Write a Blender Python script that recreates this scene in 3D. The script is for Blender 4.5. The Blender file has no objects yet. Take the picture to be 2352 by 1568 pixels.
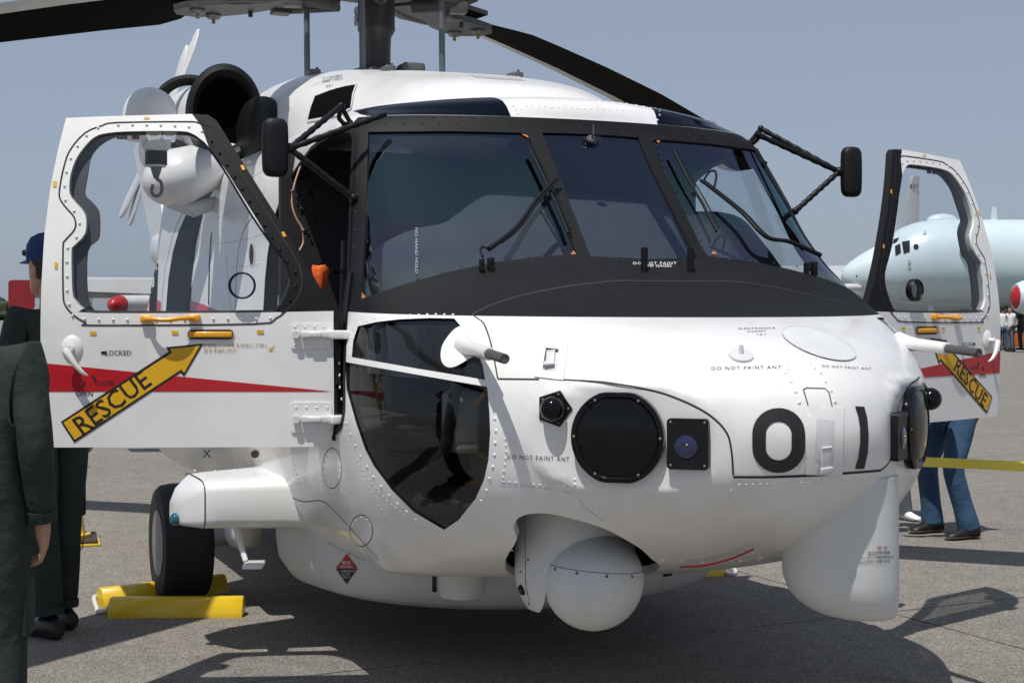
import bpy, bmesh, math, random
import numpy as np
from mathutils import Vector, Matrix, geometry
from mathutils.bvhtree import BVHTree
random.seed(7)
R = math.radians
SC = bpy.context.scene
COL = SC.collection
# ------------------------------------------------------------------ camera, sky, sun, exposure
EYE = 1.5
cam = bpy.data.objects.new('camera', bpy.data.cameras.new('camera'))
COL.objects.link(cam)
cam.location = (0, 0, EYE)
cam.rotation_euler = (R(90), 0, 0)
FPX = 3450.0
cam.data.sensor_width = 36
cam.data.lens = 36 * FPX / 2352
cam.data.shift_y = -67 / 2352
cam.data.clip_start = 0.1
cam.data.clip_end = 6000
SC.camera = cam
SUN = Vector((-.19, -.38, 1.0)).normalized()        # towards the sun
w = bpy.data.worlds.new('World')
SC.world = w
w.use_nodes = True
nt = w.node_tree
nt.nodes.clear()
sky = nt.nodes.new('ShaderNodeTexSky')
sky.sky_type = 'NISHITA'
sky.sun_disc = False
sky.sun_elevation = math.asin(SUN.z)
sky.sun_rotation = math.atan2(SUN.x, SUN.y)
sky.air_density = 1.0
sky.dust_density = 1.0
sky.ozone_density = 2.0
hs = nt.nodes.new('ShaderNodeHueSaturation')
hs.inputs['Saturation'].default_value = 0.72
bg = nt.nodes.new('ShaderNodeBackground')
bg.inputs['Strength'].default_value = 0.085
wo = nt.nodes.new('ShaderNodeOutputWorld')
nt.links.new(sky.outputs[0], hs.inputs['Color'])
hz = nt.nodes.new('ShaderNodeMix'); hz.data_type = 'RGBA'; hz.inputs[0].default_value = .62      # even spring haze
hz.inputs[7].default_value = (3.75, 4.5, 6.05, 1)
nt.links.new(hs.outputs[0], hz.inputs[6])
nt.links.new(hz.outputs[2], bg.inputs['Color'])
nt.links.new(bg.outputs[0], wo.inputs['Surface'])
sl = bpy.data.lights.new('sun', 'SUN')
sl.energy = 4.0
sl.angle = R(0.53)
sl.color = (1.0, .96, .90)
so = bpy.data.objects.new('sun', sl)
COL.objects.link(so)
so.rotation_euler = SUN.to_track_quat('Z', 'Y').to_euler()
so.location = SUN * 50
SC.view_settings.view_transform = 'Standard'
SC.view_settings.look = 'None'
SC.view_settings.exposure = 0.0
SC.view_settings.gamma = 1.0
SC.cycles.max_bounces = 8
SC.cycles.transparent_max_bounces = 16
SC.cycles.caustics_reflective = False
SC.cycles.caustics_refractive = False

# ------------------------------------------------------------------ frames: V = view pixels of the photo at 2352 wide
CX, HY = 1176.0, 717.0
C2 = np.array([.437, 6.07])
F2 = np.array([.381, -.9245]); F2 /= np.linalg.norm(F2)
P2 = np.array([-F2[1], F2[0]])
HZ = .05                      # heli frame sits this far above world zero
H = EYE - HZ
CAML = Vector((float(-C2 @ F2), float(-C2 @ P2), H))

def ray(u, v):
    d = np.array([(u - CX) / FPX, 1.0, (HY - v) / FPX])
    return CAML.copy(), Vector((float(d[:2] @ F2), float(d[:2] @ P2), float(d[2])))

def onp(u, v, ax, val):
    o, d = ray(u, v)
    return o + d * ((val - o[ax]) / d[ax])

def gnd(u, v):               # a point of the photo on the world ground
    Z = EYE * FPX / (v - HY)
    return Vector(((u - CX) / FPX * Z, Z, 0))

def wpt(u, v, Z):
    return Vector(((u - CX) / FPX * Z, Z, EYE - (v - HY) / FPX * Z))

def sym(s, p):               # starboard pixel + port pixel of a mirrored pair -> local point (port side)
    A = np.zeros((3, 3)); b = np.zeros(3)
    for (o, d), m in ((ray(*s), -1), (ray(*p), 1)):
        o = np.array(o); d = np.array(d); o[1] *= m; d[1] *= m
        n = d / np.linalg.norm(d); Q = np.eye(3) - np.outer(n, n)
        A += Q; b += Q @ o
    return Vector(np.linalg.solve(A, b))

# ------------------------------------------------------------------ materials
MATS = {}
def mat(name, col, rough=.5, metal=0.0, noise=0.0, nscale=8.0, bump=0.0, bscale=60.0, coat=0.0, spec=.5, col2=None, emit=None, bdist=.01):
    m = bpy.data.materials.new(name); m.use_nodes = True
    n = m.node_tree.nodes; L = m.node_tree.links
    b = n['Principled BSDF']
    b.inputs['Base Color'].default_value = (*col, 1)
    b.inputs['Roughness'].default_value = rough
    b.inputs['Metallic'].default_value = metal
    b.inputs['Coat Weight'].default_value = coat
    b.inputs['Coat Roughness'].default_value = .08
    b.inputs['Specular IOR Level'].default_value = spec
    tc = n.new('ShaderNodeTexCoord')
    if noise > 0 or col2:
        t = n.new('ShaderNodeTexNoise'); t.inputs['Scale'].default_value = nscale; t.inputs['Detail'].default_value = 6
        t.inputs['Roughness'].default_value = .65
        L.new(tc.outputs['Object'], t.inputs['Vector'])
        r = n.new('ShaderNodeValToRGB')
        r.color_ramp.elements[0].position = .32; r.color_ramp.elements[1].position = .68
        c2 = col2 or tuple(c * (1 - noise) for c in col)
        r.color_ramp.elements[0].color = (*c2, 1)
        r.color_ramp.elements[1].color = (*tuple(min(1, c * (1 + noise * .3)) for c in col), 1)
        L.new(t.outputs['Fac'], r.inputs['Fac']); L.new(r.outputs['Color'], b.inputs['Base Color'])
        mr = n.new('ShaderNodeMapRange'); mr.inputs['To Min'].default_value = max(0, rough - .08); mr.inputs['To Max'].default_value = min(1, rough + .1)
        L.new(t.outputs['Fac'], mr.inputs['Value']); L.new(mr.outputs[0], b.inputs['Roughness'])
    if bump > 0:
        t2 = n.new('ShaderNodeTexNoise'); t2.inputs['Scale'].default_value = bscale; t2.inputs['Detail'].default_value = 4
        L.new(tc.outputs['Object'], t2.inputs['Vector'])
        bp = n.new('ShaderNodeBump'); bp.inputs['Strength'].default_value = bump; bp.inputs['Distance'].default_value = bdist
        L.new(t2.outputs['Fac'], bp.inputs['Height']); L.new(bp.outputs[0], b.inputs['Normal'])
    if emit:
        b.inputs['Emission Color'].default_value = (*emit, 1); b.inputs['Emission Strength'].default_value = 1
    MATS[name] = m
    return m

def glass(name, tint, refl=1.0, rough=.01, film=False, gcol=(1, 1, 1), base=0.0):
    m = bpy.data.materials.new(name); m.use_nodes = True
    n = m.node_tree.nodes; L = m.node_tree.links; n.clear()
    o = n.new('ShaderNodeOutputMaterial'); mx = n.new('ShaderNodeMixShader')
    tr = n.new('ShaderNodeBsdfTransparent'); tr.inputs['Color'].default_value = (*tint, 1)
    g = n.new('ShaderNodeBsdfGlossy'); g.inputs['Roughness'].default_value = rough; g.inputs['Color'].default_value = (*gcol, 1)
    fr = n.new('ShaderNodeFresnel'); fr.inputs['IOR'].default_value = 1.5
    mu = n.new('ShaderNodeMath'); mu.operation = 'MULTIPLY_ADD'; mu.inputs[1].default_value = refl; mu.inputs[2].default_value = base; mu.use_clamp = True
    L.new(fr.outputs[0], mu.inputs[0]); L.new(mu.outputs[0], mx.inputs[0])
    L.new(tr.outputs[0], mx.inputs[1]); L.new(g.outputs[0], mx.inputs[2]); L.new(mx.outputs[0], o.inputs[0])
    if film:      # the coating's rainbow: bands of colour fixed to the pane
        tc = n.new('ShaderNodeTexCoord'); sp = n.new('ShaderNodeSeparateXYZ'); L.new(tc.outputs['Object'], sp.inputs[0])
        t = n.new('ShaderNodeTexNoise'); t.inputs['Scale'].default_value = 1.5; t.inputs['Detail'].default_value = 1.0
        L.new(tc.outputs['Object'], t.inputs['Vector'])
        a = n.new('ShaderNodeMath'); a.operation = 'MULTIPLY_ADD'; a.inputs[1].default_value = 1.4; a.inputs[2].default_value = -2.1; L.new(sp.outputs['Z'], a.inputs[0])
        b = n.new('ShaderNodeMath'); b.operation = 'MULTIPLY_ADD'; b.inputs[1].default_value = .55; b.inputs[2].default_value = -.27; L.new(t.outputs['Fac'], b.inputs[0])
        c = n.new('ShaderNodeMath'); c.operation = 'ADD'; L.new(a.outputs[0], c.inputs[0]); L.new(b.outputs[0], c.inputs[1])
        r = n.new('ShaderNodeValToRGB'); cr = r.color_ramp
        cr.elements[0].position = 0; cr.elements[0].color = (.45, .78, .84, 1)
        cr.elements[1].position = 1; cr.elements[1].color = (.50, .52, .80, 1)
        for p, cc in ((.10, (.78, .80, .66)), (.19, (.62, .58, .84)), (.30, (.68, .69, .80)), (.43, (.48, .76, .78)), (.70, (.46, .74, .78)), (.85, (.46, .58, .82))):
            e = cr.elements.new(p); e.color = (*cc, 1)
        L.new(c.outputs[0], r.inputs[0]); L.new(r.outputs[0], g.inputs['Color'])
    MATS[name] = m
    return m

WHITE = mat('white_paint', (.80, .81, .82), .30, noise=.05, nscale=2.2, coat=.3, col2=(.72, .705, .675), bump=.035, bscale=2.6, bdist=.02)
WHITE2 = mat('white_radome_paint', (.66, .67, .66), .5, noise=.09, nscale=4.0, bump=.02)
WHITE3 = mat('pale_grey_metal', (.62, .63, .64), .42, noise=.08, nscale=12)
BLACK = mat('matt_black_paint', (.006, .0063, .0075), .6, spec=.25, noise=.2, nscale=14, bump=.05, bscale=300)
BLACK2 = mat('satin_black', (.006, .006, .007), .42, spec=.3, noise=.2, nscale=20)
RUBBER = mat('black_rubber', (.007, .007, .008), .5, spec=.3, noise=.2, nscale=25, bump=.15, bscale=180)
GLOSSB = mat('gloss_black_dome', (.003, .003, .0035), .10, spec=.3)
NAVY = mat('tinted_roof_window', (.003, .005, .012), .12, spec=.12)
CABWIN = mat('dark_cabin_window', (.012, .015, .022), .45, spec=.05)
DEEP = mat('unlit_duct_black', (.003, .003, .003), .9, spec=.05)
DARKINT = mat('dark_cockpit_lining', (.022, .022, .024), .7, noise=.3, nscale=9)
DASH = mat('grey_panel_hood', (.105, .108, .125), .85, noise=.15, nscale=6)
RED = mat('red_paint', (.46, .010, .018), .35, noise=.08, nscale=10, coat=.2)
YEL = mat('yellow_marking', (.72, .40, .012), .4, noise=.06, nscale=12)
ORA = mat('amber_handle_paint', (.80, .36, .01), .3, coat=.4)
INK = mat('black_marking', (.012, .012, .012), .5)
INKG = mat('grey_stencil_ink', (.07, .075, .08), .6)
INKT = mat('tan_stencil_ink', (.40, .27, .13), .6)
INKW = mat('white_stencil_ink', (.75, .76, .76), .6)
GAP = mat('panel_gap', (.020, .020, .022), .8)
STEEL = mat('dull_steel', (.15, .15, .15), .42, metal=.5, noise=.25, nscale=18)
HUBM = mat('hub_grey', (.060, .060, .062), .5, noise=.5, nscale=14)
MAST = mat('mast_grey', (.06, .057, .053), .42, metal=.3, noise=.35, nscale=9)
BLADE = mat('blade_dark_grey', (.005, .0048, .0046), .8, spec=.05, noise=.2, nscale=6)
BLADEL = mat('blade_light_edge', (.62, .63, .64), .4, noise=.1)
RODM = mat('rod_grey', (.11, .13, .15), .45, noise=.2)
TYRE = mat('tyre_rubber', (.015, .015, .016), .75, noise=.3, nscale=30, bump=.1, bscale=120)
CHOCK = mat('yellow_chock_paint', (.78, .52, .012), .35, noise=.08, nscale=14, coat=.3)
ROPE = mat('white_rope', (.6, .6, .58), .9, bump=.3, bscale=150)
TAPE = mat('yellow_tape', (.86, .66, .06), .45)
ORANGE = mat('orange_cloth', (.95, .16, .03), .8, bump=.3, bscale=60)
TEAL = mat('teal_lamp_glass', (.0, .10, .16), .08, coat=1)
LENS = mat('blue_lens', (.01, .012, .07), .05, coat=1)
BRASS = mat('brass', (.5, .4, .15), .3, metal=1)
COPPER = mat('copper_wire', (.75, .42, .30), .5)
GLASSW = glass('windscreen_glass', (.62, .68, .72), 1.0, film=True, base=.085)
GLASSM = glass('centre_windscreen_glass', (.62, .66, .70), 1.0, base=.045, gcol=(.62, .74, 1.0))
GLASSC = glass('chin_window_glass', (.55, .55, .56), .75, base=.015)
GLASSD = glass('clear_pane_glass', (.88, .90, .92), .7)
GLASSV = glass('clear_bubble_glass', (.95, .96, .97), .6)
VISOR = glass('smoked_visor', (.12, .12, .14), 1.0)

# ------------------------------------------------------------------ object helpers
def link(name, me, parent=None, m=None, smooth=True, **props):
    o = bpy.data.objects.new(name, me); COL.objects.link(o)
    if parent is not None: o.parent = parent
    if m is not None and not me.materials: me.materials.append(m)
    if smooth and len(me.polygons):
        me.polygons.foreach_set('use_smooth', [True] * len(me.polygons))
        if smooth != 'all':
            me.set_sharp_from_angle(angle=R(38))
    for k, v in props.items(): o[k] = v
    return o

def mesh(verts, faces, name='m'):
    me = bpy.data.meshes.new(name)
    me.from_pydata([tuple(v) for v in verts], [], faces)
    me.update()
    return me

def empty(name, loc, rz=0, **props):
    o = bpy.data.objects.new(name, None); COL.objects.link(o)
    o.location = loc; o.rotation_euler = (0, 0, rz); o.empty_display_size = .2
    for k, v in props.items(): o[k] = v
    return o

class G:
    """gathers simple solids into one mesh"""
    def __init__(s): s.v = []; s.f = []
    def add(s, vs, fs, mtx=None):
        b = len(s.v)
        for p in vs:
            p = Vector(p); s.v.append(mtx @ p if mtx is not None else p)
        for f in fs: s.f.append(tuple(b + i for i in f))
        return s
    def box(s, c, sz, mtx=None, bev=0):
        hx, hy, hz = sz[0] / 2, sz[1] / 2, sz[2] / 2
        if bev <= 0:
            vs = [(c[0] + sx * hx, c[1] + sy * hy, c[2] + sz_ * hz) for sx in (-1, 1) for sy in (-1, 1) for sz_ in (-1, 1)]
            fs = [(0, 1, 3, 2), (4, 6, 7, 5), (0, 4, 5, 1), (2, 3, 7, 6), (0, 2, 6, 4), (1, 5, 7, 3)]
            return s.add(vs, fs, mtx)
        bm = bmesh.new(); bmesh.ops.create_cube(bm, size=1)
        for q in bm.verts: q.co = Vector((q.co.x * sz[0] + c[0], q.co.y * sz[1] + c[1], q.co.z * sz[2] + c[2]))
        bmesh.ops.bevel(bm, geom=list(bm.edges), offset=bev, segments=3, affect='EDGES', profile=.5)
        bm.verts.index_update()
        s.add([q.co.copy() for q in bm.verts], [[q.index for q in f.verts] for f in bm.faces], mtx); bm.free()
        return s
    def tube(s, pts, rad, n=12, cap=True):
        pts = [Vector(p) for p in pts]
        if not isinstance(rad, (list, tuple)): rad = [rad] * len(pts)
        T = []
        for i in range(len(pts)):
            a = pts[max(i - 1, 0)]; b = pts[min(i + 1, len(pts) - 1)]
            T.append((b - a).normalized() if (b - a).length > 1e-9 else (T[-1] if T else Vector((0, 0, 1))))
        up = Vector((0, 0, 1)) if abs(T[0].z) < .9 else Vector((1, 0, 0))
        u = T[0].cross(up).normalized(); base = len(s.v)
        for p, t, r in zip(pts, T, rad):
            u = (u - t * u.dot(t)).normalized(); vv = t.cross(u)
            for k in range(n):
                a = 2 * math.pi * k / n
                s.v.append(p + (u * math.cos(a) + vv * math.sin(a)) * r)
        for i in range(len(pts) - 1):
            for k in range(n):
                k2 = (k + 1) % n
                s.f.append((base + i * n + k, base + i * n + k2, base + (i + 1) * n + k2, base + (i + 1) * n + k))
        if cap:
            s.f.append(tuple(base + k for k in reversed(range(n))))
            s.f.append(tuple(base + (len(pts) - 1) * n + k for k in range(n)))
        return s
    def lathe(s, prof, org=(0, 0, 0), ax=(0, 0, 1), n=32, sx=1.0, sy=1.0, closed=False):
        """prof = [(radius, height)] turned about ax through org"""
        q = Vector(ax).normalized().to_track_quat('Z', 'Y').to_matrix(); org = Vector(org); base = len(s.v)
        m = len(prof)
        for r, h in prof:
            for k in range(n):
                a = 2 * math.pi * k / n
                s.v.append(org + q @ Vector((r * sx * math.cos(a), r * sy * math.sin(a), h)))
        for i in range(m if closed else m - 1):
            i2 = (i + 1) % m
            for k in range(n):
                k2 = (k + 1) % n
                s.f.append((base + i * n + k, base + i * n + k2, base + i2 * n + k2, base + i2 * n + k))
        if not closed:
            if prof[0][0] > 1e-4: s.f.append(tuple(base + k for k in reversed(range(n))))
            if prof[-1][0] > 1e-4: s.f.append(tuple(base + (m - 1) * n + k for k in range(n)))
        return s
    def ball(s, c, r, n=24, sc=(1, 1, 1), half=None):
        rows = n // 2; c = Vector(c); base = len(s.v)
        for i in range(rows + 1):
            th = math.pi * i / rows
            for k in range(n):
                a = 2 * math.pi * k / n
                s.v.append(c + Vector((math.sin(th) * math.cos(a) * r * sc[0], math.sin(th) * math.sin(a) * r * sc[1], math.cos(th) * r * sc[2])))
        for i in range(rows):
            for k in range(n):
                k2 = (k + 1) % n
                s.f.append((base + i * n + k, base + (i + 1) * n + k, base + (i + 1) * n + k2, base + i * n + k2))
        return s
    def loft(s, rings, cap=True, closed=True):
        base = len(s.v); n = len(rings[0])
        for r in rings:
            for p in r: s.v.append(Vector(p))
        for i in range(len(rings) - 1):
            for k in range(n if closed else n - 1):
                k2 = (k + 1) % n
                s.f.append((base + i * n + k, base + i * n + k2, base + (i + 1) * n + k2, base + (i + 1) * n + k))
        if cap:
            s.f.append(tuple(base + k for k in reversed(range(n))))
            s.f.append(tuple(base + (len(rings) - 1) * n + k for k in range(n)))
        return s
    def prism(s, poly, fr, th):
        """poly of 2-D points, fr(a, b, depth) -> 3-D, extruded from depth 0 to th"""
        n = len(poly); base = len(s.v)
        for d in (0, th):
            for a, b in poly: s.v.append(Vector(fr(a, b, d)))
        s.f.append(tuple(base + i for i in range(n))); s.f.append(tuple(base + n + i for i in reversed(range(n))))
        for i in range(n):
            j = (i + 1) % n
            s.f.append((base + i, base + n + i, base + n + j, base + j))
        return s
    def dome(s, c, nrm, r, h=None, n=8):
        h = h or r * .6
        q = Vector(nrm).to_track_quat('Z', 'Y').to_matrix(); c = Vector(c); base = len(s.v)
        for rr, hh in ((1, 0), (.72, .62)):
            for k in range(n):
                a = 2 * math.pi * k / n
                s.v.append(c + q @ Vector((rr * r * math.cos(a), rr * r * math.sin(a), hh * h)))
        s.v.append(c + q @ Vector((0, 0, h)))
        for k in range(n):
            k2 = (k + 1) % n
            s.f.append((base + k, base + k2, base + n + k2, base + n + k)); s.f.append((base + n + k, base + n + k2, base + 2 * n))
        return s
    def obj(s, name, m, parent=None, smooth=True, fix=True, **props):
        me = mesh(s.v, s.f, name)
        if fix:
            bm = bmesh.new(); bm.from_mesh(me); bmesh.ops.recalc_face_normals(bm, faces=bm.faces); bm.to_mesh(me); bm.free()
        return link(name, me, parent, m, smooth, **props)
    def mirror(s):
        g = G(); g.v = [Vector((p[0], -p[1], p[2])) for p in s.v]; g.f = [tuple(reversed(f)) for f in s.f]; return g

def cat(pts, n=6, closed=False):
    """Catmull-Rom through points"""
    P = [Vector(p) for p in pts]; out = []; m = len(P)
    rng = range(m if closed else m - 1)
    for i in rng:
        if closed: a, b, c, d = P[(i - 1) % m], P[i], P[(i + 1) % m], P[(i + 2) % m]
        else: a, b, c, d = P[max(i - 1, 0)], P[i], P[i + 1], P[min(i + 2, m - 1)]
        for k in range(n):
            t = k / n
            out.append(.5 * ((2 * b) + (c - a) * t + (2 * a - 5 * b + 4 * c - d) * t * t + (3 * b - a - 3 * c + d) * t ** 3))
    if not closed: out.append(P[-1])
    return out

def cat2(pts, n=6, closed=False):
    return [(p.x, p.y) for p in cat([(a, b, 0) for a, b in pts], n, closed)]

def inpoly(P, poly):
    """vectorised even-odd test; P is (N,2)"""
    poly = np.asarray(poly, float); x = P[:, 0]; y = P[:, 1]; c = np.zeros(len(P), bool)
    x2, y2 = poly[-1]
    for x1, y1 in poly:
        m = ((y1 > y) != (y2 > y))
        if y1 != y2:
            c ^= m & (x < (x2 - x1) * (y - y1) / (y2 - y1) + x1)
        x2, y2 = x1, y1
    return c

def dens(poly, step, closed=True):
    out = []; n = len(poly)
    for i in range(n if closed else n - 1):
        a = np.array(poly[i], float); b = np.array(poly[(i + 1) % n], float)
        k = max(1, int(math.ceil(np.linalg.norm(b - a) / step)))
        for j in range(k): out.append(tuple(a + (b - a) * j / k))
    if not closed: out.append(tuple(poly[-1]))
    return out

def offpoly(poly, d):
    """offset a closed 2-D polygon outwards by d"""
    p = np.array(poly, float); n = len(p); a = np.roll(p, 1, 0); b = np.roll(p, -1, 0)
    area = .5 * np.sum(p[:, 0] * b[:, 1] - b[:, 0] * p[:, 1])
    t = b - a; t /= np.maximum(np.linalg.norm(t, axis=1, keepdims=True), 1e-9)
    nn = np.stack([t[:, 1], -t[:, 0]], 1) * (1 if area > 0 else -1)
    return [tuple(q) for q in p + nn * d]

def cdt(loops, pts, lines=()):
    vs = []; es = []
    for lp in loops:
        b = len(vs); vs += [Vector(p) for p in lp]; n = len(lp)
        es += [(b + i, b + (i + 1) % n) for i in range(n)]
    for lp in lines:
        b = len(vs); vs += [Vector(p) for p in lp]
        es += [(b + i, b + i + 1) for i in range(len(lp) - 1)]
    vs += [Vector(p) for p in pts]
    r = geometry.delaunay_2d_cdt(vs, es, [], 0, 1e-6)
    V = np.array([tuple(q) for q in r[0]]); T = np.array([tuple(f) for f in r[2]])
    return V, T

_tc = {}
def text2d(body, size=1.0, bold=0.0, mono=False):
    key = (body, bold)
    if key not in _tc:
        cu = bpy.data.curves.new('txt', 'FONT'); cu.body = body; cu.size = 1; cu.align_x = 'CENTER'; cu.align_y = 'CENTER'
        cu.resolution_u = 2; cu.space_character = 1.22 if body.startswith('DO NOT') else 1.0; cu.offset = bold; cu.fill_mode = 'FRONT'
        o = bpy.data.objects.new('txt', cu); COL.objects.link(o)
        dg = bpy.context.evaluated_depsgraph_get(); me = bpy.data.meshes.new_from_object(o.evaluated_get(dg))
        vs = [(v.co.x, v.co.y) for v in me.vertices]; fs = [tuple(p.vertices) for p in me.polygons]
        bpy.data.objects.remove(o); bpy.data.curves.remove(cu); bpy.data.meshes.remove(me)
        if vs:
            a = np.array(vs); c = (a.min(0) + a.max(0)) / 2; vs = [tuple(q) for q in (a - c)]
        _tc[key] = (vs, fs)
    vs, fs = _tc[key]
    return [(x * size, y * size) for x, y in vs], fs

# ================================================================== GROUND
def ground_material():
    m = bpy.data.materials.new('apron_concrete'); m.use_nodes = True
    n = m.node_tree.nodes; L = m.node_tree.links; b = n['Principled BSDF']
    b.inputs['Roughness'].default_value = .9; b.inputs['Specular IOR Level'].default_value = .25
    tc = n.new('ShaderNodeTexCoord')
    def noise(sc, det, rough=.6):
        t = n.new('ShaderNodeTexNoise'); t.inputs['Scale'].default_value = sc; t.inputs['Detail'].default_value = det
        t.inputs['Roughness'].default_value = rough; L.new(tc.outputs['Object'], t.inputs['Vector']); return t
    def ramp(src, stops):
        r = n.new('ShaderNodeValToRGB'); r.color_ramp.elements[0].position = stops[0][0]; r.color_ramp.elements[0].color = (*stops[0][1], 1)
        r.color_ramp.elements[1].position = stops[-1][0]; r.color_ramp.elements[1].color = (*stops[-1][1], 1)
        for p, c in stops[1:-1]:
            e = r.color_ramp.elements.new(p); e.color = (*c, 1)
        L.new(src, r.inputs[0]); return r
    def mul(a, b_, f=1.0):
        x = n.new('ShaderNodeMix'); x.data_type = 'RGBA'; x.blend_type = 'MULTIPLY'; x.inputs[0].default_value = f
        L.new(a, x.inputs[6]); L.new(b_, x.inputs[7]); return x
    big = ramp(noise(.35, 5).outputs['Fac'], [(.3, (.185, .172, .155)), (.7, (.245, .230, .208))])
    fine = ramp(noise(100, 4, .85).outputs['Fac'], [(.36, (.16, .155, .15)), (.5, (1, 1, 1)), (.64, (2.1, 2.08, 2.0))])
    mid = ramp(noise(6, 8, .75).outputs['Fac'], [(.3, (.80, .79, .78)), (.7, (1.12, 1.12, 1.12))])
    vc = n.new('ShaderNodeTexVoronoi'); vc.inputs['Scale'].default_value = 120; L.new(tc.outputs['Object'], vc.inputs['Vector'])
    vb = n.new('ShaderNodeRGBToBW'); L.new(vc.outputs['Color'], vb.inputs[0])
    vcr = ramp(vb.outputs[0], [(.18, (.55, .54, .53)), (.40, (.95, .95, .94)), (.62, (1.06, 1.05, 1.03)), (.82, (1.55, 1.53, 1.48))])
    c = mul(mul(big.outputs[0], fine.outputs[0], .55).outputs[2], vcr.outputs[0], .75)
    c = mul(c.outputs[2], mid.outputs[0], .9)
    st = ramp(noise(1.3, 9, .8).outputs['Fac'], [(.33, (.70, .69, .67)), (.42, (1, 1, 1)), (.62, (1, 1, 1)), (.72, (1.18, 1.17, 1.14))])
    c = mul(c.outputs[2], st.outputs[0], 1.0)
    vo = n.new('ShaderNodeTexVoronoi'); vo.inputs['Scale'].default_value = 55; L.new(tc.outputs['Object'], vo.inputs['Vector'])
    vr = ramp(vo.outputs['Distance'], [(.10, (.62, .60, .58)), (.28, (1, 1, 1))])
    c = mul(c.outputs[2], vr.outputs[0], .6)
    L.new(c.outputs[2], b.inputs['Base Color'])
    bp = n.new('ShaderNodeBump'); bp.inputs['Strength'].default_value = .5; bp.inputs['Distance'].default_value = .004
    L.new(noise(120, 3).outputs['Fac'], bp.inputs['Height']); L.new(bp.outputs[0], b.inputs['Normal'])
    return m
GM = ground_material()
g = G()
# apron slabs: joints are real gaps down to a dark bed
SLAB = 6.0
ja = gnd(2040, 1405); jb = gnd(2352, 1490)
jd = (jb - ja).normalized(); ang = math.atan2(jd.y, jd.x)
bed = link('ground', mesh([(-3000, -1500, -.02), (3000, -1500, -.02), (3000, 4500, -.02), (-3000, 4500, -.02)], [(0, 1, 2, 3)]), None, GM, False, kind='structure')
apron = empty('apron', (ja.x, ja.y, 0), ang, kind='structure')
slabmat = GM
me_slab = None
gg = G().box((SLAB / 2, SLAB / 2, -.01), (SLAB - .016, SLAB - .016, .02))
me_slab = mesh(gg.v, gg.f, 'slab'); me_slab.materials.append(GM)
for i in range(-8, 8):
    for j in range(-4, 14):
        wp = Matrix.Rotation(ang, 3, 'Z') @ Vector(((i + .5) * SLAB, (j + .5) * SLAB, 0)) + ja
        if wp.y < -2 or wp.y > 75 or abs(wp.x) > wp.y * .36 + 9: continue
        o = bpy.data.objects.new('slab', me_slab); COL.objects.link(o); o.parent = apron
        o.location = (i * SLAB, j * SLAB, 0)
# beyond the built slabs the ground sheet carries on (level with the slabs)
far = link('far_ground', mesh([(-3000, 78, -.004), (3000, 78, -.004), (3000, 4500, -.004), (-3000, 4500, -.004)], [(0, 1, 2, 3)]), None, GM, False, kind='structure')

# ================================================================== HELICOPTER
HANG = math.atan2(F2[1], F2[0])
HELI = empty('helicopter', (C2[0], C2[1], HZ), HANG, category='helicopter',
             label='white and black naval helicopter with 01 on its nose, both cockpit doors open')

# ---- hull surface: water-line model, rows (z, front x, half width, x of widest, e0, e1)
ROWS = np.array([
    [.405, -1.6, .02, -1.7, .9, .3], [.408, -1.0, .30, -1.3, .9, .3], [.412, -.45, .58, -.9, .9, .34], [.425, -.02, .86, -.45, .9, .36],
    [.45, .30, .965, -.15, .9, .38], [.49, .56, 1.02, 0, .9, .38], [.54, .78, 1.06, 0, .9, .38], [.60, .975, 1.095, 0, .9, .38],
    [.67, 1.13, 1.12, 0, .9, .38], [.75, 1.26, 1.145, 0, .9, .38], [.84, 1.365, 1.165, 0, .9, .38], [.94, 1.422, 1.18, 0, .9, .38],
    [1.05, 1.440, 1.192, 0, .9, .38], [1.16, 1.412, 1.19, 0, .9, .38], [1.24, 1.350, 1.18, 0, .9, .38], [1.30, 1.265, 1.17, 0, .9, .38],
    [1.35, 1.150, 1.155, 0, .88, .37], [1.39, 1.02, 1.145, 0, .84, .35], [1.43, .85, 1.133, -.01, .78, .32], [1.47, .68, 1.122, -.03, .70, .26],
    [1.52, .525, 1.110, -.06, .62, .16], [1.58, .39, 1.098, -.11, .56, .08], [1.64, .262, 1.085, -.18, .52, .03], [1.70, .190, 1.073, -.24, .50, 0],
    [1.80, .096, 1.053, -.33, .49, 0], [1.92, -.018, 1.045, -.43, .47, 0], [2.04, -.130, 1.03, -.53, .44, 0], [2.14, -.220, 1.015, -.61, .42, 0],
    [2.20, -.270, 1.005, -.66, .41, 0], [2.235, -.290, .99, -.71, .40, 0], [2.262, -.303, .968, -.77, .39, 0], [2.290, -.312, .935, -.88, .40, 0],
    [2.320, -.328, .88, -.96, .38, 0], [2.345, -.355, .765, -1.05, .38, 0], [2.368, -.42, .62, -1.15, .40, 0], [2.384, -.52, .45, -1.3, .42, 0], [2.394, -.66, .25, -1.4, .45, 0], [2.398, -.85, .02, -1.6, .45, 0]])
_seg = np.sqrt(np.diff(ROWS[:, 0]) ** 2 + (.55 * np.diff(ROWS[:, 1])) ** 2 + (.75 * np.diff(ROWS[:, 2])) ** 2)
TK = np.concatenate([[0], np.cumsum(_seg)]); TMAX = float(TK[-1])

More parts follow.
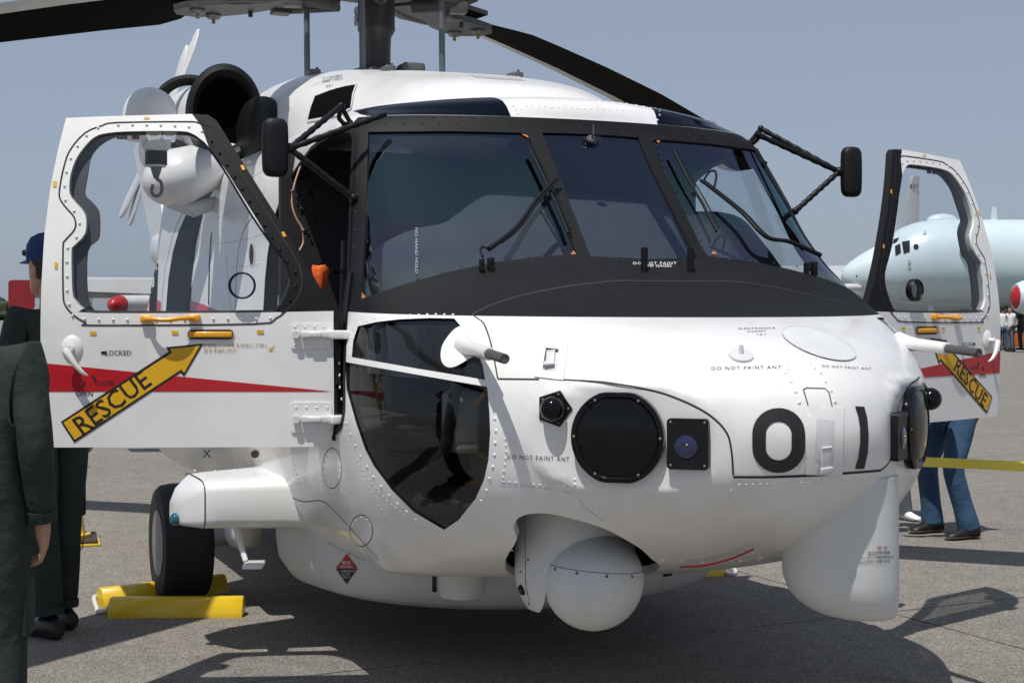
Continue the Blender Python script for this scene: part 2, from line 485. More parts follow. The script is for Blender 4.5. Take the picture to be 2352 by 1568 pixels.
def pchip(x, y):
    h = np.diff(x); d = np.diff(y) / h; m = np.zeros(len(x))
    for i in range(1, len(x) - 1):
        if d[i - 1] * d[i] > 0:
            w1 = 2 * h[i] + h[i - 1]; w2 = h[i] + 2 * h[i - 1]
            m[i] = (w1 + w2) / (w1 / d[i - 1] + w2 / d[i])
    m[0] = d[0]; m[-1] = d[-1]
    def f(q):
        q = np.clip(np.asarray(q, float), x[0], x[-1]); i = np.clip(np.searchsorted(x, q, 'right') - 1, 0, len(x) - 2)
        t = (q - x[i]) / h[i]
        return ((1 + 2 * t) * (1 - t) ** 2 * y[i] + t * (1 - t) ** 2 * h[i] * m[i] + t * t * (3 - 2 * t) * y[i + 1] + t * t * (t - 1) * h[i] * m[i + 1])
    return f
RF = [pchip(TK, ROWS[:, k]) for k in range(6)]
LS = 5.6
FA = R(40)
FN = np.array([math.cos(FA), math.sin(FA)])
FC = np.array([1.150, .585])
FOFF = -.028

def S(s, t):
    s = np.atleast_1d(np.asarray(s, float)); t = np.atleast_1d(np.asarray(t, float))
    z, a, b, x0, e0, e1 = [f(t) for f in RF]
    sa = np.clip(np.abs(s), 0, 1); sg = np.sign(s)
    q = np.sin(sa * math.pi / 2)
    base = np.clip(1 - q * q, 1e-9, 1)
    x = x0 + (a - x0) * base ** np.maximum(e0 - e1 * q * q, .2)
    y = b * q
    ex = np.maximum(np.abs(s) - 1, 0)
    x = x - ex
    tp = np.clip((-4.85 - x) / 1.8, 0, 1)
    tap = 1 - .55 * tp ** 1.6
    y = y * tap
    z = np.where(z < 1.2, z + (1.2 - z) * .55 * tp ** 1.5, z)
    # flat cheeks carrying the aerials, soft at the rim
    d = FN[0] * (x - FC[0]) + FN[1] * (y - FC[1]) - FOFF
    k = .012
    over = np.where(d > 0, d, 0)
    wz = np.clip((z - .78) / .10, 0, 1) * np.clip((1.36 - z) / .12, 0, 1)
    dd = .5 * (d + np.sqrt(d * d + k * k)) - .5 * (-.2 + np.sqrt(.04 + k * k))
    dd = np.maximum(dd, 0) * wz
    x = x - FN[0] * dd; y = y - FN[1] * dd
    ta = -FN[1] * (x - FC[0]) + FN[0] * (y - FC[1])
    d2 = FN[0] * (x - FC[0]) + FN[1] * (y - FC[1]) - FOFF
    rr = ((np.abs(ta + .01) / .345) ** 2.4 + (np.abs(z - 1.045) / .200) ** 2.4) ** (1 / 2.4)
    wq = np.clip((1.03 - rr) / .20, 0, 1); wq = wq * wq * (3 - 2 * wq)
    wq = wq * ((y > .12) & (d2 > -.16))
    x = x - FN[0] * d2 * wq; y = y - FN[1] * d2 * wq
    return np.stack([x, y * np.where(sg == 0, 1, sg), z], -1)

def Nrm(s, t):
    e = 2e-3
    ds = S(np.asarray(s) + e, t) - S(np.asarray(s) - e, t)
    dt = S(s, np.minimum(np.asarray(t) + e, TMAX)) - S(s, np.maximum(np.asarray(t) - e, 0))
    n = np.cross(ds, dt); l = np.linalg.norm(n, axis=-1, keepdims=True)
    n = n / np.maximum(l, 1e-12)
    bad = l[:, 0] < 1e-10
    n[bad] = (0, 0, 1)
    return n

SV = np.unique(np.concatenate([np.linspace(-1, 1, 161), -1 - np.linspace(0, 1.6, 33), 1 + np.linspace(0, 1.6, 33),
                               -1 - np.linspace(1.6, LS, 34), 1 + np.linspace(1.6, LS, 34)]).round(6))
TV = np.linspace(0, TMAX, 150)
GS, GT = np.meshgrid(SV, TV, indexing='ij')
GP = S(GS.ravel(), GT.ravel())
nS, nT = len(SV), len(TV)
tri = []
for i in range(nS - 1):
    for j in range(nT - 1):
        a = i * nT + j
        tri += [(a, a + nT, a + nT + 1), (a, a + nT + 1, a + 1)]
HB = BVHTree.FromPolygons([tuple(p) for p in GP], tri)
GST = np.stack([GS.ravel(), GT.ravel()], 1)

def cast(o, d):
    loc, nn, idx, dist = HB.ray_cast(o, d)
    if loc is None: return None
    a, b, c = tri[idx]
    A, B, Cc = GP[a], GP[b], GP[c]; p = np.array(loc)
    v0, v1, v2 = B - A, Cc - A, p - A
    d00, d01, d11, d20, d21 = v0 @ v0, v0 @ v1, v1 @ v1, v2 @ v0, v2 @ v1
    den = d00 * d11 - d01 * d01
    if abs(den) < 1e-18: return tuple(GST[a])
    v = (d11 * d20 - d01 * d21) / den; w_ = (d00 * d21 - d01 * d20) / den
    st = GST[a] * (1 - v - w_) + GST[b] * v + GST[c] * w_
    return float(st[0]), float(st[1])

def px(u, v):                # photo pixel -> hull parameters
    o, d = ray(u, v); r = cast(o, d)
    if r is None:            # just off the silhouette: nearest surface point to the ray
        best = None
        for k in range(5, 120):
            q = o + d * (k * .1)
            loc, nn, idx, dist = HB.find_nearest(q)
            if best is None or dist < best[0]: best = (dist, idx)
        return tuple(GST[tri[best[1]][0]])
    return r

def side(x, z, sgn):         # side view -> parameters
    r = cast(Vector((x, sgn * 3, z)), Vector((0, -sgn, 0)))
    return r
def top(x, y):
    return cast(Vector((x, y, 5)), Vector((0, 0, -1)))
def tz(z, s=0):
    zz = RF[0](TK[0] + (TMAX) * np.linspace(0, 1, 2001)); return float(np.interp(z, zz, np.linspace(0, TMAX, 2001)))

mir = lambda L_: [(-a, b) for a, b in reversed(L_)]

# ---- outlines in hull parameters
pane = [(846, 303), (930, 302), (1030, 301), (1130, 303), (1198, 305), (1213, 309), (1240, 370), (1270, 445), (1300, 520), (1325, 583), (1230, 590), (1130, 603), (1030, 624), (930, 652), (829, 686), (836, 560), (842, 430)]
pane_s = [px(*q) for q in dens(pane, 14)]
cen = [(1245, 305), (1300, 306), (1362, 309)]; cenb = [(1483, 593), (1420, 590), (1356, 588)]
cl = [px(*q) for q in dens([(1362, 309), (1300, 306), (1245, 305), (1280, 393), (1318, 490), (1356, 588), (1420, 591), (1483, 594)], 14, False)]
cl[0] = (0.0, cl[0][1]); cl[-1] = (0.0, cl[-1][1])
pane_c = cl[:-1] + [cl[-1]] + [(-a, b) for a, b in reversed(cl[1:-1])]
chin_u = [(822, 749), (866, 739), (917, 733), (986, 730), (1043, 731), (1061, 752), (1085, 790), (1102, 821), (1109, 841), (1114, 872), (1054, 862), (951, 845), (808, 820), (811, 783)]
chin_l = [(793, 831), (917, 853), (1054, 877), (1119, 888), (1124, 944), (1126, 995), (1122, 1056), (1112, 1101), (1092, 1145), (1054, 1193), (1020, 1216), (951, 1176), (900, 1125), (859, 1070), (839, 1032), (818, 971), (796, 893)]
chin_us = [px(*q) for q in dens(chin_u, 14)]; chin_ls = [px(*q) for q in dens(chin_l, 14)]
roofw = [(-.325, .345), (-.42, .36), (-.60, .38), (-.86, .40), (-.95, .62), (-.93, .80), (-.80, .885), (-.62, .90), (-.50, .885), (-.40, .80), (-.345, .66), (-.325, .5)]
hdr = tz(2.262)
rw = []
for x_, y_ in dens(roofw, .04):
    q = top(x_, -y_)
    if q is None: q = top(x_ - .05, -y_)
    rw.append((q[0], max(q[1], hdr + .002)))
door_o = [(797, 716), (799, 640), (802, 540), (805, 450), (808, 380), (812, 320), (806, 305), (790, 303), (765, 311), (740, 325), (715, 345), (690, 378), (668, 412), (650, 450), (636, 490), (626, 530), (618, 580), (612, 640), (608, 716), (606, 820), (606, 900), (612, 960), (628, 985), (650, 992), (770, 990), (784, 975), (790, 940), (791, 860), (793, 780)]
do = [px(*q) for q in dens(door_o, 12)]
dor = do
belt = [(s_, tz(1.432 + .020 * s_ * s_)) for s_ in np.linspace(-1.0, 1.0, 61)]
# black paint: belt, up both door posts, along the header
post = [px(*q) for q in dens([(797, 716), (799, 640), (802, 540), (805, 450), (808, 380), (812, 320), (811, 303), (808, 285)], 12, False)]
post = [(p[0], min(p[1], hdr - .004)) for p in post]
belt = [(s_, t_) for s_, t_ in belt if abs(s_) < abs(post[0][0]) - .01]
hs_ = [(s_, hdr) for s_ in np.linspace(post[-1][0], -post[-1][0], 61)]
black = belt[:0] + post + hs_[1:-1] + [(-a, b) for a, b in reversed(post)] + [p for p in reversed(belt)][1:-1]
bay = [px(*q) for q in dens(cat2([(1188, 1235), (1180, 1212), (1186, 1194), (1206, 1182), (1245, 1178), (1300, 1187), (1380, 1210), (1440, 1240), (1475, 1262)], 3), 10, False)]
bay += [cast(Vector((x_, y_, -.5)), Vector((0, 0, 1))) for x_, y_ in dens(cat2([(.93, -.345), (.85, -.27), (.65, -.21), (.45, -.26), (.35, -.40), (.36, -.56), (.46, -.68), (.60, -.745), (.70, -.755)], 2), .03, False)]

loops = {'pane_a': pane_s, 'pane_b': mir(pane_s), 'pane_c': pane_c, 'cu_a': chin_us, 'cu_b': mir(chin_us), 'cl_a': chin_ls, 'cl_b': mir(chin_ls),
         'rw_a': rw, 'rw_b': mir(rw), 'do_a': dor, 'do_b': mir(dor), 'black': black, 'bay': bay}
lp_list = list(loops.values())
allpts = np.array([p for l in lp_list for p in l])
SCL = np.array([1.5, 1.0])
grid = GST.copy()
keep = np.ones(len(grid), bool)
for c in allpts:
    d2 = ((grid - c) * SCL)
    keep &= (d2[:, 0] ** 2 + d2[:, 1] ** 2) > .010 ** 2
gridp = [tuple(p * SCL) for p in grid[keep]]
V2, T2 = cdt([[(a * SCL[0], b * SCL[1]) for a, b in l] for l in lp_list], gridp)
V2 = V2 / SCL
cen2 = V2[T2].mean(1)
reg = {k: inpoly(cen2, v) for k, v in loops.items()}
holes = np.zeros(len(T2), bool)
for k in loops:
    if k not in ('black', 'rw_a', 'rw_b'): holes |= reg[k]
rwm = (reg['rw_a'] | reg['rw_b']) & ~holes
blk = reg['black'] & ~holes & ~rwm
wht = ~holes & ~rwm & ~blk
PV = S(V2[:, 0], V2[:, 1]); NV = Nrm(V2[:, 0], V2[:, 1])
# orient: outward
outw = np.sum(NV * (PV - np.array([0, 0, 1.4])), 1)
if np.median(outw) < 0: NV = -NV

def shell(name, mask, m, off=0.0, flip=False, parent=HELI, custom=True, **kw):
    tt = T2[mask]; used, inv = np.unique(tt, return_inverse=True); inv = inv.reshape(tt.shape)
    P_ = PV[used] + NV[used] * off; N_ = NV[used]
    fn = np.cross(P_[inv[:, 1]] - P_[inv[:, 0]], P_[inv[:, 2]] - P_[inv[:, 0]])
    ar = np.linalg.norm(fn, axis=1)
    sg = np.sum(fn * N_[inv].mean(1), 1)
    inv = np.where((sg < 0)[:, None] != flip, inv[:, ::-1], inv)
    inv = inv[ar > 1e-9]
    me = mesh(P_, [tuple(int(k) for k in f) for f in inv], name)
    o = link(name, me, parent, m, 'all', **kw)
    if custom:
        try: me.normals_split_custom_set_from_vertices([tuple(q if not flip else -q) for q in N_])
        except Exception as e: print('normals', e)
    return o

shell('fuselage', wht, WHITE)
shell('black_nose_panel', blk, BLACK)
shell('roof_window', rwm & (cen2[:, 0] < 0), NAVY, .002); shell('roof_window', rwm & (cen2[:, 0] > 0), NAVY, .002)
inner = ~holes & (cen2[:, 0] > -2.7) & (cen2[:, 0] < 2.7) & (PV[T2].mean(1)[:, 2] > .46)
shell('cockpit_lining', inner, DARKINT, -.03, flip=True, custom=False)
for k, sg in (('pane_a', 1), ('pane_b', 1)):
    shell('windscreen', reg[k], GLASSW, -.008)
shell('centre_windscreen', reg['pane_c'], GLASSM, -.008)
for k in ('cu_a', 'cu_b', 'cl_a', 'cl_b'):
    shell('chin_window', reg[k], GLASSC, -.006)
# reveals round every opening
def reveal(loop, depth, m, name, out=0.0):
    st = np.array(loop); P_ = S(st[:, 0], st[:, 1]); N_ = Nrm(st[:, 0], st[:, 1])
    if np.median(np.sum(N_ * (P_ - np.array([0, 0, 1.4])), 1)) < 0: N_ = -N_
    n = len(loop); vs = [tuple(p) for p in P_ + N_ * out] + [tuple(p) for p in P_ - N_ * depth]
    fs = [(i, (i + 1) % n, n + (i + 1) % n, n + i) for i in range(n)]
    return link(name, mesh(vs, fs), HELI, m, True)
reveal(loops['bay'], .03, WHITE3, 'turret_bay_rim')
for k in ('do_a', 'do_b'):
    reveal(loops[k], .06, BLACK, 'door_frame', .002)
    st_a = np.array(loops[k] + [loops[k][0]]); Pa = S(st_a[:, 0], st_a[:, 1]); Na = Nrm(st_a[:, 0], st_a[:, 1])
    Na[np.sum(Na * (Pa - np.array([0, 0, 1.4])), 1) < 0] *= -1
    DFR = (Pa, Na)
    n_ = len(Pa); T_ = np.gradient(Pa, axis=0); T_ /= np.maximum(np.linalg.norm(T_, axis=1, keepdims=True), 1e-9); B_ = np.cross(Na, T_)
    cc = Pa.mean(0); out_ = np.sign(np.sum(B_ * (Pa - cc), 1))[:, None]; B_ = B_ * out_
    link('door_seal_rim', mesh(list(Pa + Na * .003 - B_ * .004) + list(Pa + Na * .003 + B_ * .016), [(i, i + 1, n_ + i + 1, n_ + i) for i in range(n_ - 1)]), HELI, BLACK, 'all')
for k in ('pane_a', 'pane_b', 'pane_c'): reveal(loops[k], .03, BLACK, 'pane_seal')
for k in ('cu_a', 'cu_b', 'cl_a', 'cl_b'): reveal(loops[k], .03, BLACK, 'pane_seal')

# ---- things laid on the hull
def Spt(st, off=0.0):
    p = S(st[0], st[1])[0]; n = Nrm([st[0]], [st[1]])[0]
    if n @ (p - np.array([0, 0, 1.4])) < 0: n = -n
    return Vector(p + n * off), Vector(n)

def hullmap(pts, off):
    st = np.array([px(*q) for q in pts]); P_ = S(st[:, 0], st[:, 1]); N_ = Nrm(st[:, 0], st[:, 1])
    s_ = np.sum(N_ * (P_ - np.array([0, 0, 1.4])), 1) < 0
    N_[s_] *= -1
    return P_ + N_ * off, N_

def decal(name, outer, m, off=.0015, holes_=(), step=9, mapper=None, parent=HELI, both=False, **kw):
    mapper = mapper or hullmap
    loops_ = [dens(outer, step)] + [dens(h, step) for h in holes_]
    a = np.array(outer); x0_, y0_ = a.min(0); x1_, y1_ = a.max(0)
    gx = np.arange(x0_ + step / 2, x1_, step); gy = np.arange(y0_ + step / 2, y1_, step)
    gp = [(x, y) for x in gx for y in gy]
    Vd, Td = cdt(loops_, gp)
    c = Vd[Td].mean(1); ok = inpoly(c, outer)
    for h in holes_: ok &= ~inpoly(c, h)
    Td = Td[ok]; used, inv = np.unique(Td, return_inverse=True); inv = inv.reshape(Td.shape)
    P_, N_ = mapper([tuple(q) for q in Vd[used]], off)
    P_ = np.array(P_); N_ = np.array(N_)
    fn = np.cross(P_[inv[:, 1]] - P_[inv[:, 0]], P_[inv[:, 2]] - P_[inv[:, 0]])
    sg = np.sum(fn * N_[inv[:, 0]], 1)
    inv = np.where((sg < 0)[:, None], inv[:, ::-1], inv)
    return link(name, mesh(P_, [tuple(int(k) for k in f) for f in inv]), parent, m, 'all', **kw)

def lettering(name, body, c, du, dv, m, mapper=None, off=.0018, bold=0.0, parent=HELI, scale=1.0):
    """du = pixel vector of one unit of text width, dv = of one unit of height (upwards)"""
    vs, fs = text2d(body, 1.0, bold)
    if not vs: return None
    pts = [(c[0] + x * du[0] + y * dv[0], c[1] + x * du[1] + y * dv[1]) for x, y in vs]
    P_, N_ = (mapper or hullmap)(pts, off)
    return link(name, mesh(P_, fs), parent, m, False)

def line_px(pts, step=8, n=6):
    return dens(cat2(pts, n), step, False)

def seam(name, pts, wdt=.004, m=None, off=.0008, spline=True):
    """narrow gap following the hull through photo pixels"""
    p2 = line_px(pts) if spline else dens(pts, 8, False)
    P_, N_ = hullmap(p2, off); return ribbon(name, P_, N_, wdt, m or GAP)

def ribbon(name, P_, N_, wdt, m, parent=HELI):
    P_ = np.array(P_); N_ = np.array(N_); T = np.gradient(P_, axis=0)
    T /= np.maximum(np.linalg.norm(T, axis=1, keepdims=True), 1e-9)
    B = np.cross(N_, T); n = len(P_)
    vs = list(P_ - B * wdt / 2) + list(P_ + B * wdt / 2)
    return link(name, mesh(vs, [(i, i + 1, n + i + 1, n + i) for i in range(n - 1)]), parent, m, 'all')

RW, RB = G(), G()
def rivets(pts, sp, r, gath=None, closed=False, mapper=None, h=None):
    gath = gath if gath is not None else RW
    pts = list(pts) + ([pts[0]] if closed else [])
    d = dens(pts, 1.0, False); acc = sp * .5; last = d[0]; out = []
    for q in d[1:]:
        acc += math.hypot(q[0] - last[0], q[1] - last[1]); last = q
        if acc >= sp: out.append(q); acc = 0
    if not out: return
    P_, N_ = (mapper or hullmap)(out, 0)
    for p, n_ in zip(P_, N_): gath.dome(p, n_, r * 1.25, h or r * .6)

# seams of the nose
seam('panel_gap', [(1085, 722), (1095, 730), (1112, 745), (1128, 790), (1138, 840), (1143, 869)], .005)
seam('panel_gap', [(1143, 870), (1238, 871)], .006, spline=False)
seam('panel_gap', [(1285, 872), (1340, 874), (1400, 879), (1500, 897), (1570, 921), (1630, 953), (1668, 992), (1680, 1035), (1684, 1090)], .006)
seam('panel_gap', [(1684, 1095), (1760, 1095), (1850, 1092), (1930, 1087), (2022, 1080)], .008)
seam('panel_gap', [(2022, 1080), (2042, 1060), (2055, 1010), (2062, 940), (2085, 890), (2112, 866)], .006)
seam('panel_gap', [(1085, 722), (1130, 700), (1200, 678), (1300, 658), (1400, 646)], .012)
seam('panel_gap', [(1400, 646), (1440, 645)], .012)
seam('panel_gap', [(1440, 645), (1560, 646), (1700, 648), (1830, 670), (1920, 692), (1985, 714)], .010)
seam('panel_gap', [(1145, 1108), (1230, 1119), (1310, 1131), (1345, 1165), (1385, 1196)], .004, WHITE3)
seam('panel_gap', [(640, 1120), (690, 1150), (740, 1150), (775, 1180), (830, 1240), (870, 1285)], .004)
for cxy, rr in (((763, 1075), (22, 46)), ((830, 1218), (26, 36))):
    seam('access_cover_edge', [(cxy[0] + rr[0] * math.cos(a), cxy[1] + rr[1] * math.sin(a)) for a in np.linspace(0, 2 * math.pi, 25)], .003)
    rivets([(cxy[0] + rr[0] * .85 * math.cos(a), cxy[1] + rr[1] * .85 * math.sin(a)) for a in np.linspace(0, 2 * math.pi, 40)], 14, .0035)
# nose panel "square" hatch and large oval cover
sq = [(1845, 895), (1852, 891), (1895, 892), (1903, 900), (1911, 932), (1907, 940), (1862, 938), (1856, 932)]
seam('hatch_edge', sq + [sq[0]], .004, spline=False)
ov = [(1880 + 88 * math.cos(a) * math.cos(.33) - 28 * math.sin(a) * math.sin(.33), 790 + 88 * math.cos(a) * math.sin(.33) + 28 * math.sin(a) * math.cos(.33)) for a in np.linspace(0, 2 * math.pi, 40, endpoint=False)]
decal('oval_antenna_cover', ov, WHITE2, .004, step=10)
seam('antenna_cover_edge', ov + [ov[0]], .005, WHITE3, .005)
# 0 and 1
def rr0(cx, cy, w_, h_, r_, n=8):
    out = []
    for sx, sy, a0 in ((1, 1, 0), (-1, 1, 90), (-1, -1, 180), (1, -1, 270)):
        for k in range(n + 1):
            a = R(a0 + 90 * k / n); out.append((cx + sx * (w_ - r_) + r_ * math.cos(a), cy + sy * (h_ - r_) + r_ * math.sin(a)))
    return out
decal('number_zero', rr0(1788, 1011, 60.5, 74, 59), INK, .0022, [rr0(1788, 1012, 29.5, 44, 29)], 8)
decal('number_one', [(1963, 933), (1984, 934), (1991, 960), (1994, 1000), (1992, 1040), (1984, 1076), (1963, 1076), (1971, 1050), (1975, 1015), (1974, 980), (1970, 955)], INK, .0022, step=8)
# stencils
for body, c, s_, sl_, mm in (("DO NOT PAINT ANT", (1714, 845), 14.2, -.02, INKG), ("DO NOT PAINT ANT", (1944, 844), 10, .06, INKG),
                         ("ELECTRONICS", (1738, 754.5), 13, -.02, INKG), ("COMPT", (1738, 761.5), 13, -.02, INKG), ("1.0.1", (1748, 768.5), 13, 0, INKG), ("DO NOT PAINT ANT", (1237, 1051), 12.6, .04, INKG)):
    v_ = s_ * (.75 if c[1] > 800 and c[1] < 1000 else (.42 if c[1] < 800 else 1.15))
    lettering('stencil', body, c, (s_ * 1.02, s_ * 1.02 * sl_), (0, -v_), mm)
lettering('stencil', 'DO NOT PAINT', (1504, 605), (12, 0), (0, -8), INKW); lettering('stencil', 'TEMP GAGES', (1508, 611), (12, 0), (0, -8), INKW)
# blade antenna plate on the nose
pl, pn = Spt(px(1702, 817))
g = G().lathe([(0.001, .0), (.042, .0), (.040, .006), (.001, .008)], pl, pn, 28); g.obj('antenna_base', WHITE3, HELI)
G().tube([pl, pl + Vector((0, 0, .018)), pl + Vector((0, 0, .034)), pl + Vector((0, 0, .037))], [.008, .008, .007, .003], 12).obj('stub_antenna', WHITE3, HELI)

# ---- latches
def latch(c, wv, hv, rot=0.0, big=False):
    """c centre pixel, wv/hv half sizes in pixels: raised pad, recess, strap and hook"""
    cs, sn = math.cos(rot), math.sin(rot)
    def q(a, b): return (c[0] + a * cs - b * sn, c[1] + a * sn + b * cs)
    decal('latch_pad', [q(-wv, -hv), q(wv, -hv), q(wv, hv), q(-wv, hv)], WHITE, .004, step=10)
    rec = decal('latch_recess', [q(-wv * .5, -hv * .62), q(wv * .5, -hv * .62), q(wv * .45, hv * .55), q(-wv * .5, hv * .55)], WHITE3 if big else WHITE3, .0052, step=8)
    if not big: decal('latch_recess_shade', [q(-wv * .42, -hv * .60), q(wv * .42, -hv * .60), q(wv * .42, -hv * .42), q(-wv * .30, -hv * .42), q(-wv * .36, hv * .5), q(-wv * .46, hv * .5)], GAP, .006, step=8)  # shade under the recess's upper lip, painted as a dark edge
    p, n_ = Spt(px(*q(0, hv * .05 if not big else hv * .55)))
    P1, _ = Spt(px(*q(0, -hv * .45 if not big else hv * .1))); P2_, _ = Spt(px(*q(0, hv * .45 if not big else hv * .95)))
    up = (P1 - P2_); ln = up.length; up.normalize(); sd = up.cross(n_).normalized()
    M = Matrix((sd, up, n_)).transposed().to_4x4(); M.translation = (P1 + P2_) / 2
    hw = wv * .30 * 5 / FPX
    G().box((0, 0, .012), (hw * 2, ln * .9, .008), M, .002).box((0, -ln * .36, .018), (hw * 2.4, ln * .22, .008), M, .002).tube([M @ Vector((-hw, ln * .42, .014)), M @ Vector((hw, ln * .42, .014))], .004, 8).obj('latch', WHITE3, HELI)
    for sx in (-1, 1): rivets([q(sx * wv * .78, -hv * .9), q(sx * wv * .78, hv * .95)], hv * (.24 if not big else .19), .0052 if big else .004)
    rivets([q(-wv * .6, -hv * .88), q(wv * .6, -hv * .88)], wv * .55, .004)
latch((1266, 828), 34, 42, .12)
latch((1893, 1012), 42, 78, .03, True)
# stud pairs above the big latch
for a, b in (((1805, 836), (1861, 835)), ((1808, 847), (1869, 845)), ((1803, 856), (1884, 856)), ((1816, 876), (1895, 876)), ((1827, 899), (1908, 897)), ((1835, 924), (1917, 922))):
    for q in (a, b):
        P_, N_ = hullmap([q], 0); RW.dome(P_[0], N_[0], .0075, .004)
# rivet rows
rivets(offpoly(chin_u + [], 0) and [(800, 823), (806, 780), (818, 745), (866, 730), (920, 724), (990, 721), (1048, 722), (1075, 752), (1098, 800), (1120, 860)], 19, .0042)
rivets([(779, 820), (781, 900), (800, 985), (828, 1048), (861, 1100), (905, 1150), (955, 1192), (1010, 1228), (1030, 1228), (1080, 1190), (1115, 1135), (1135, 1060), (1139, 990), (1132, 900)], 27, .0055)
rivets([(790, 965), (806, 1035), (850, 1105), (890, 1150), (950, 1200), (1000, 1232)], 12, .0030)
rivets([(806, 715), (900, 714), (1000, 718), (1075, 720)], 17, .0035, RB)
rivets([(1160, 985), (1163, 1040), (1155, 1098)], 14, .004)
rivets([(1150, 1105), (1230, 1112), (1300, 1118)], 13, .004); rivets([(1320, 1095), (1321, 1120)], 11, .004)
rivets([(1325, 1138), (1362, 1165), (1410, 1200), (1470, 1240), (1540, 1262), (1640, 1262)], 17, .0032)
rivets([(1690, 1113), (1780, 1111), (1870, 1107), (1960, 1102), (2040, 1093)], 15, .0042)
rivets([(1683, 1120), (1650, 1175), (1590, 1245)], 12, .0035); rivets([(1696, 1124), (1665, 1180), (1600, 1250)], 12, .0035)
rivets([(1838, 1118), (1790, 1185), (1720, 1250)], 10, .0028); rivets([(1950, 1108), (1905, 1165), (1820, 1235)], 10, .0028); rivets([(2040, 1100), (2000, 1150), (1930, 1205)], 10, .0028)
rivets([(1500, 1285), (1600, 1291), (1700, 1287), (1790, 1275)], 44, .008)
rivets([(660, 1080), (700, 1100), (760, 1120), (800, 1135)], 9, .003); rivets([(652, 1095), (700, 1115), (780, 1140)], 9, .003)
rivets([(672, 1050), (690, 1130)], 11, .003); rivets([(720, 1040), (735, 1110)], 13, .003)
rivets([(820, 1050), (838, 1100), (870, 1160), (920, 1215), (960, 1250)], 11, .0026)
rivets([(1072, 1200), (1030, 1240), (990, 1275)], 8, .0028); rivets([(1082, 1206), (1040, 1246), (1000, 1280)], 8, .0028)
rivets([(1085, 1215), (1130, 1245), (1180, 1265)], 9, .0028)
rivets([(690, 1180), (720, 1210), (780, 1262), (850, 1290)], 12, .0026)
# frame rivets (black)
rivets([(830, 250 + 20), (830, 268)], 30, .004, RB)
rivets([(866, 285), (1000, 284), (1200, 290), (1400, 294), (1470, 297)], 40, .0045, RB); rivets([(850, 270), (900, 268), (1175, 272)], 31, .0045, RB)
rivets([(1224, 306), (1262, 390), (1300, 490), (1340, 585)], 15, .0042, RB)
rivets([(1503, 320 - 8), (1530, 390), (1570, 470), (1620, 580)], 15, .0042, RB)
rivets([(820, 345), (817, 430), (812, 540), (806, 700)], 40, .005, RB)
rivets([(840, 690), (940, 648), (1030, 620), (1130, 597), (1250, 586), (1340, 594), (1420, 596), (1600, 600), (1640, 594), (1750, 600), (1830, 612)], 51, .0048, RB)
rivets([(1003, 640), (1015, 660), (1040, 700)], 10, .0025, RB); rivets([(1050, 625), (1092, 698)], 10, .0025, RB)
rivets([(1330, 610), (1365, 640)], 9, .0025, RB); rivets([(1510, 318), (1640, 305), (1735, 325)], 28, .0045, RB)
# white roof strip rivets
rivets([(1190, 255), (1215, 240), (1270, 247), (1400, 252), (1500, 256)], 14, .0035); rivets([(1164, 228), (1240, 230), (1380, 234), (1520, 243)], 15, .0045)
rivets([(1176, 240), (1192, 266)], 9, .005); rivets([(1500, 246), (1518, 258), (1510, 276)], 11, .005)

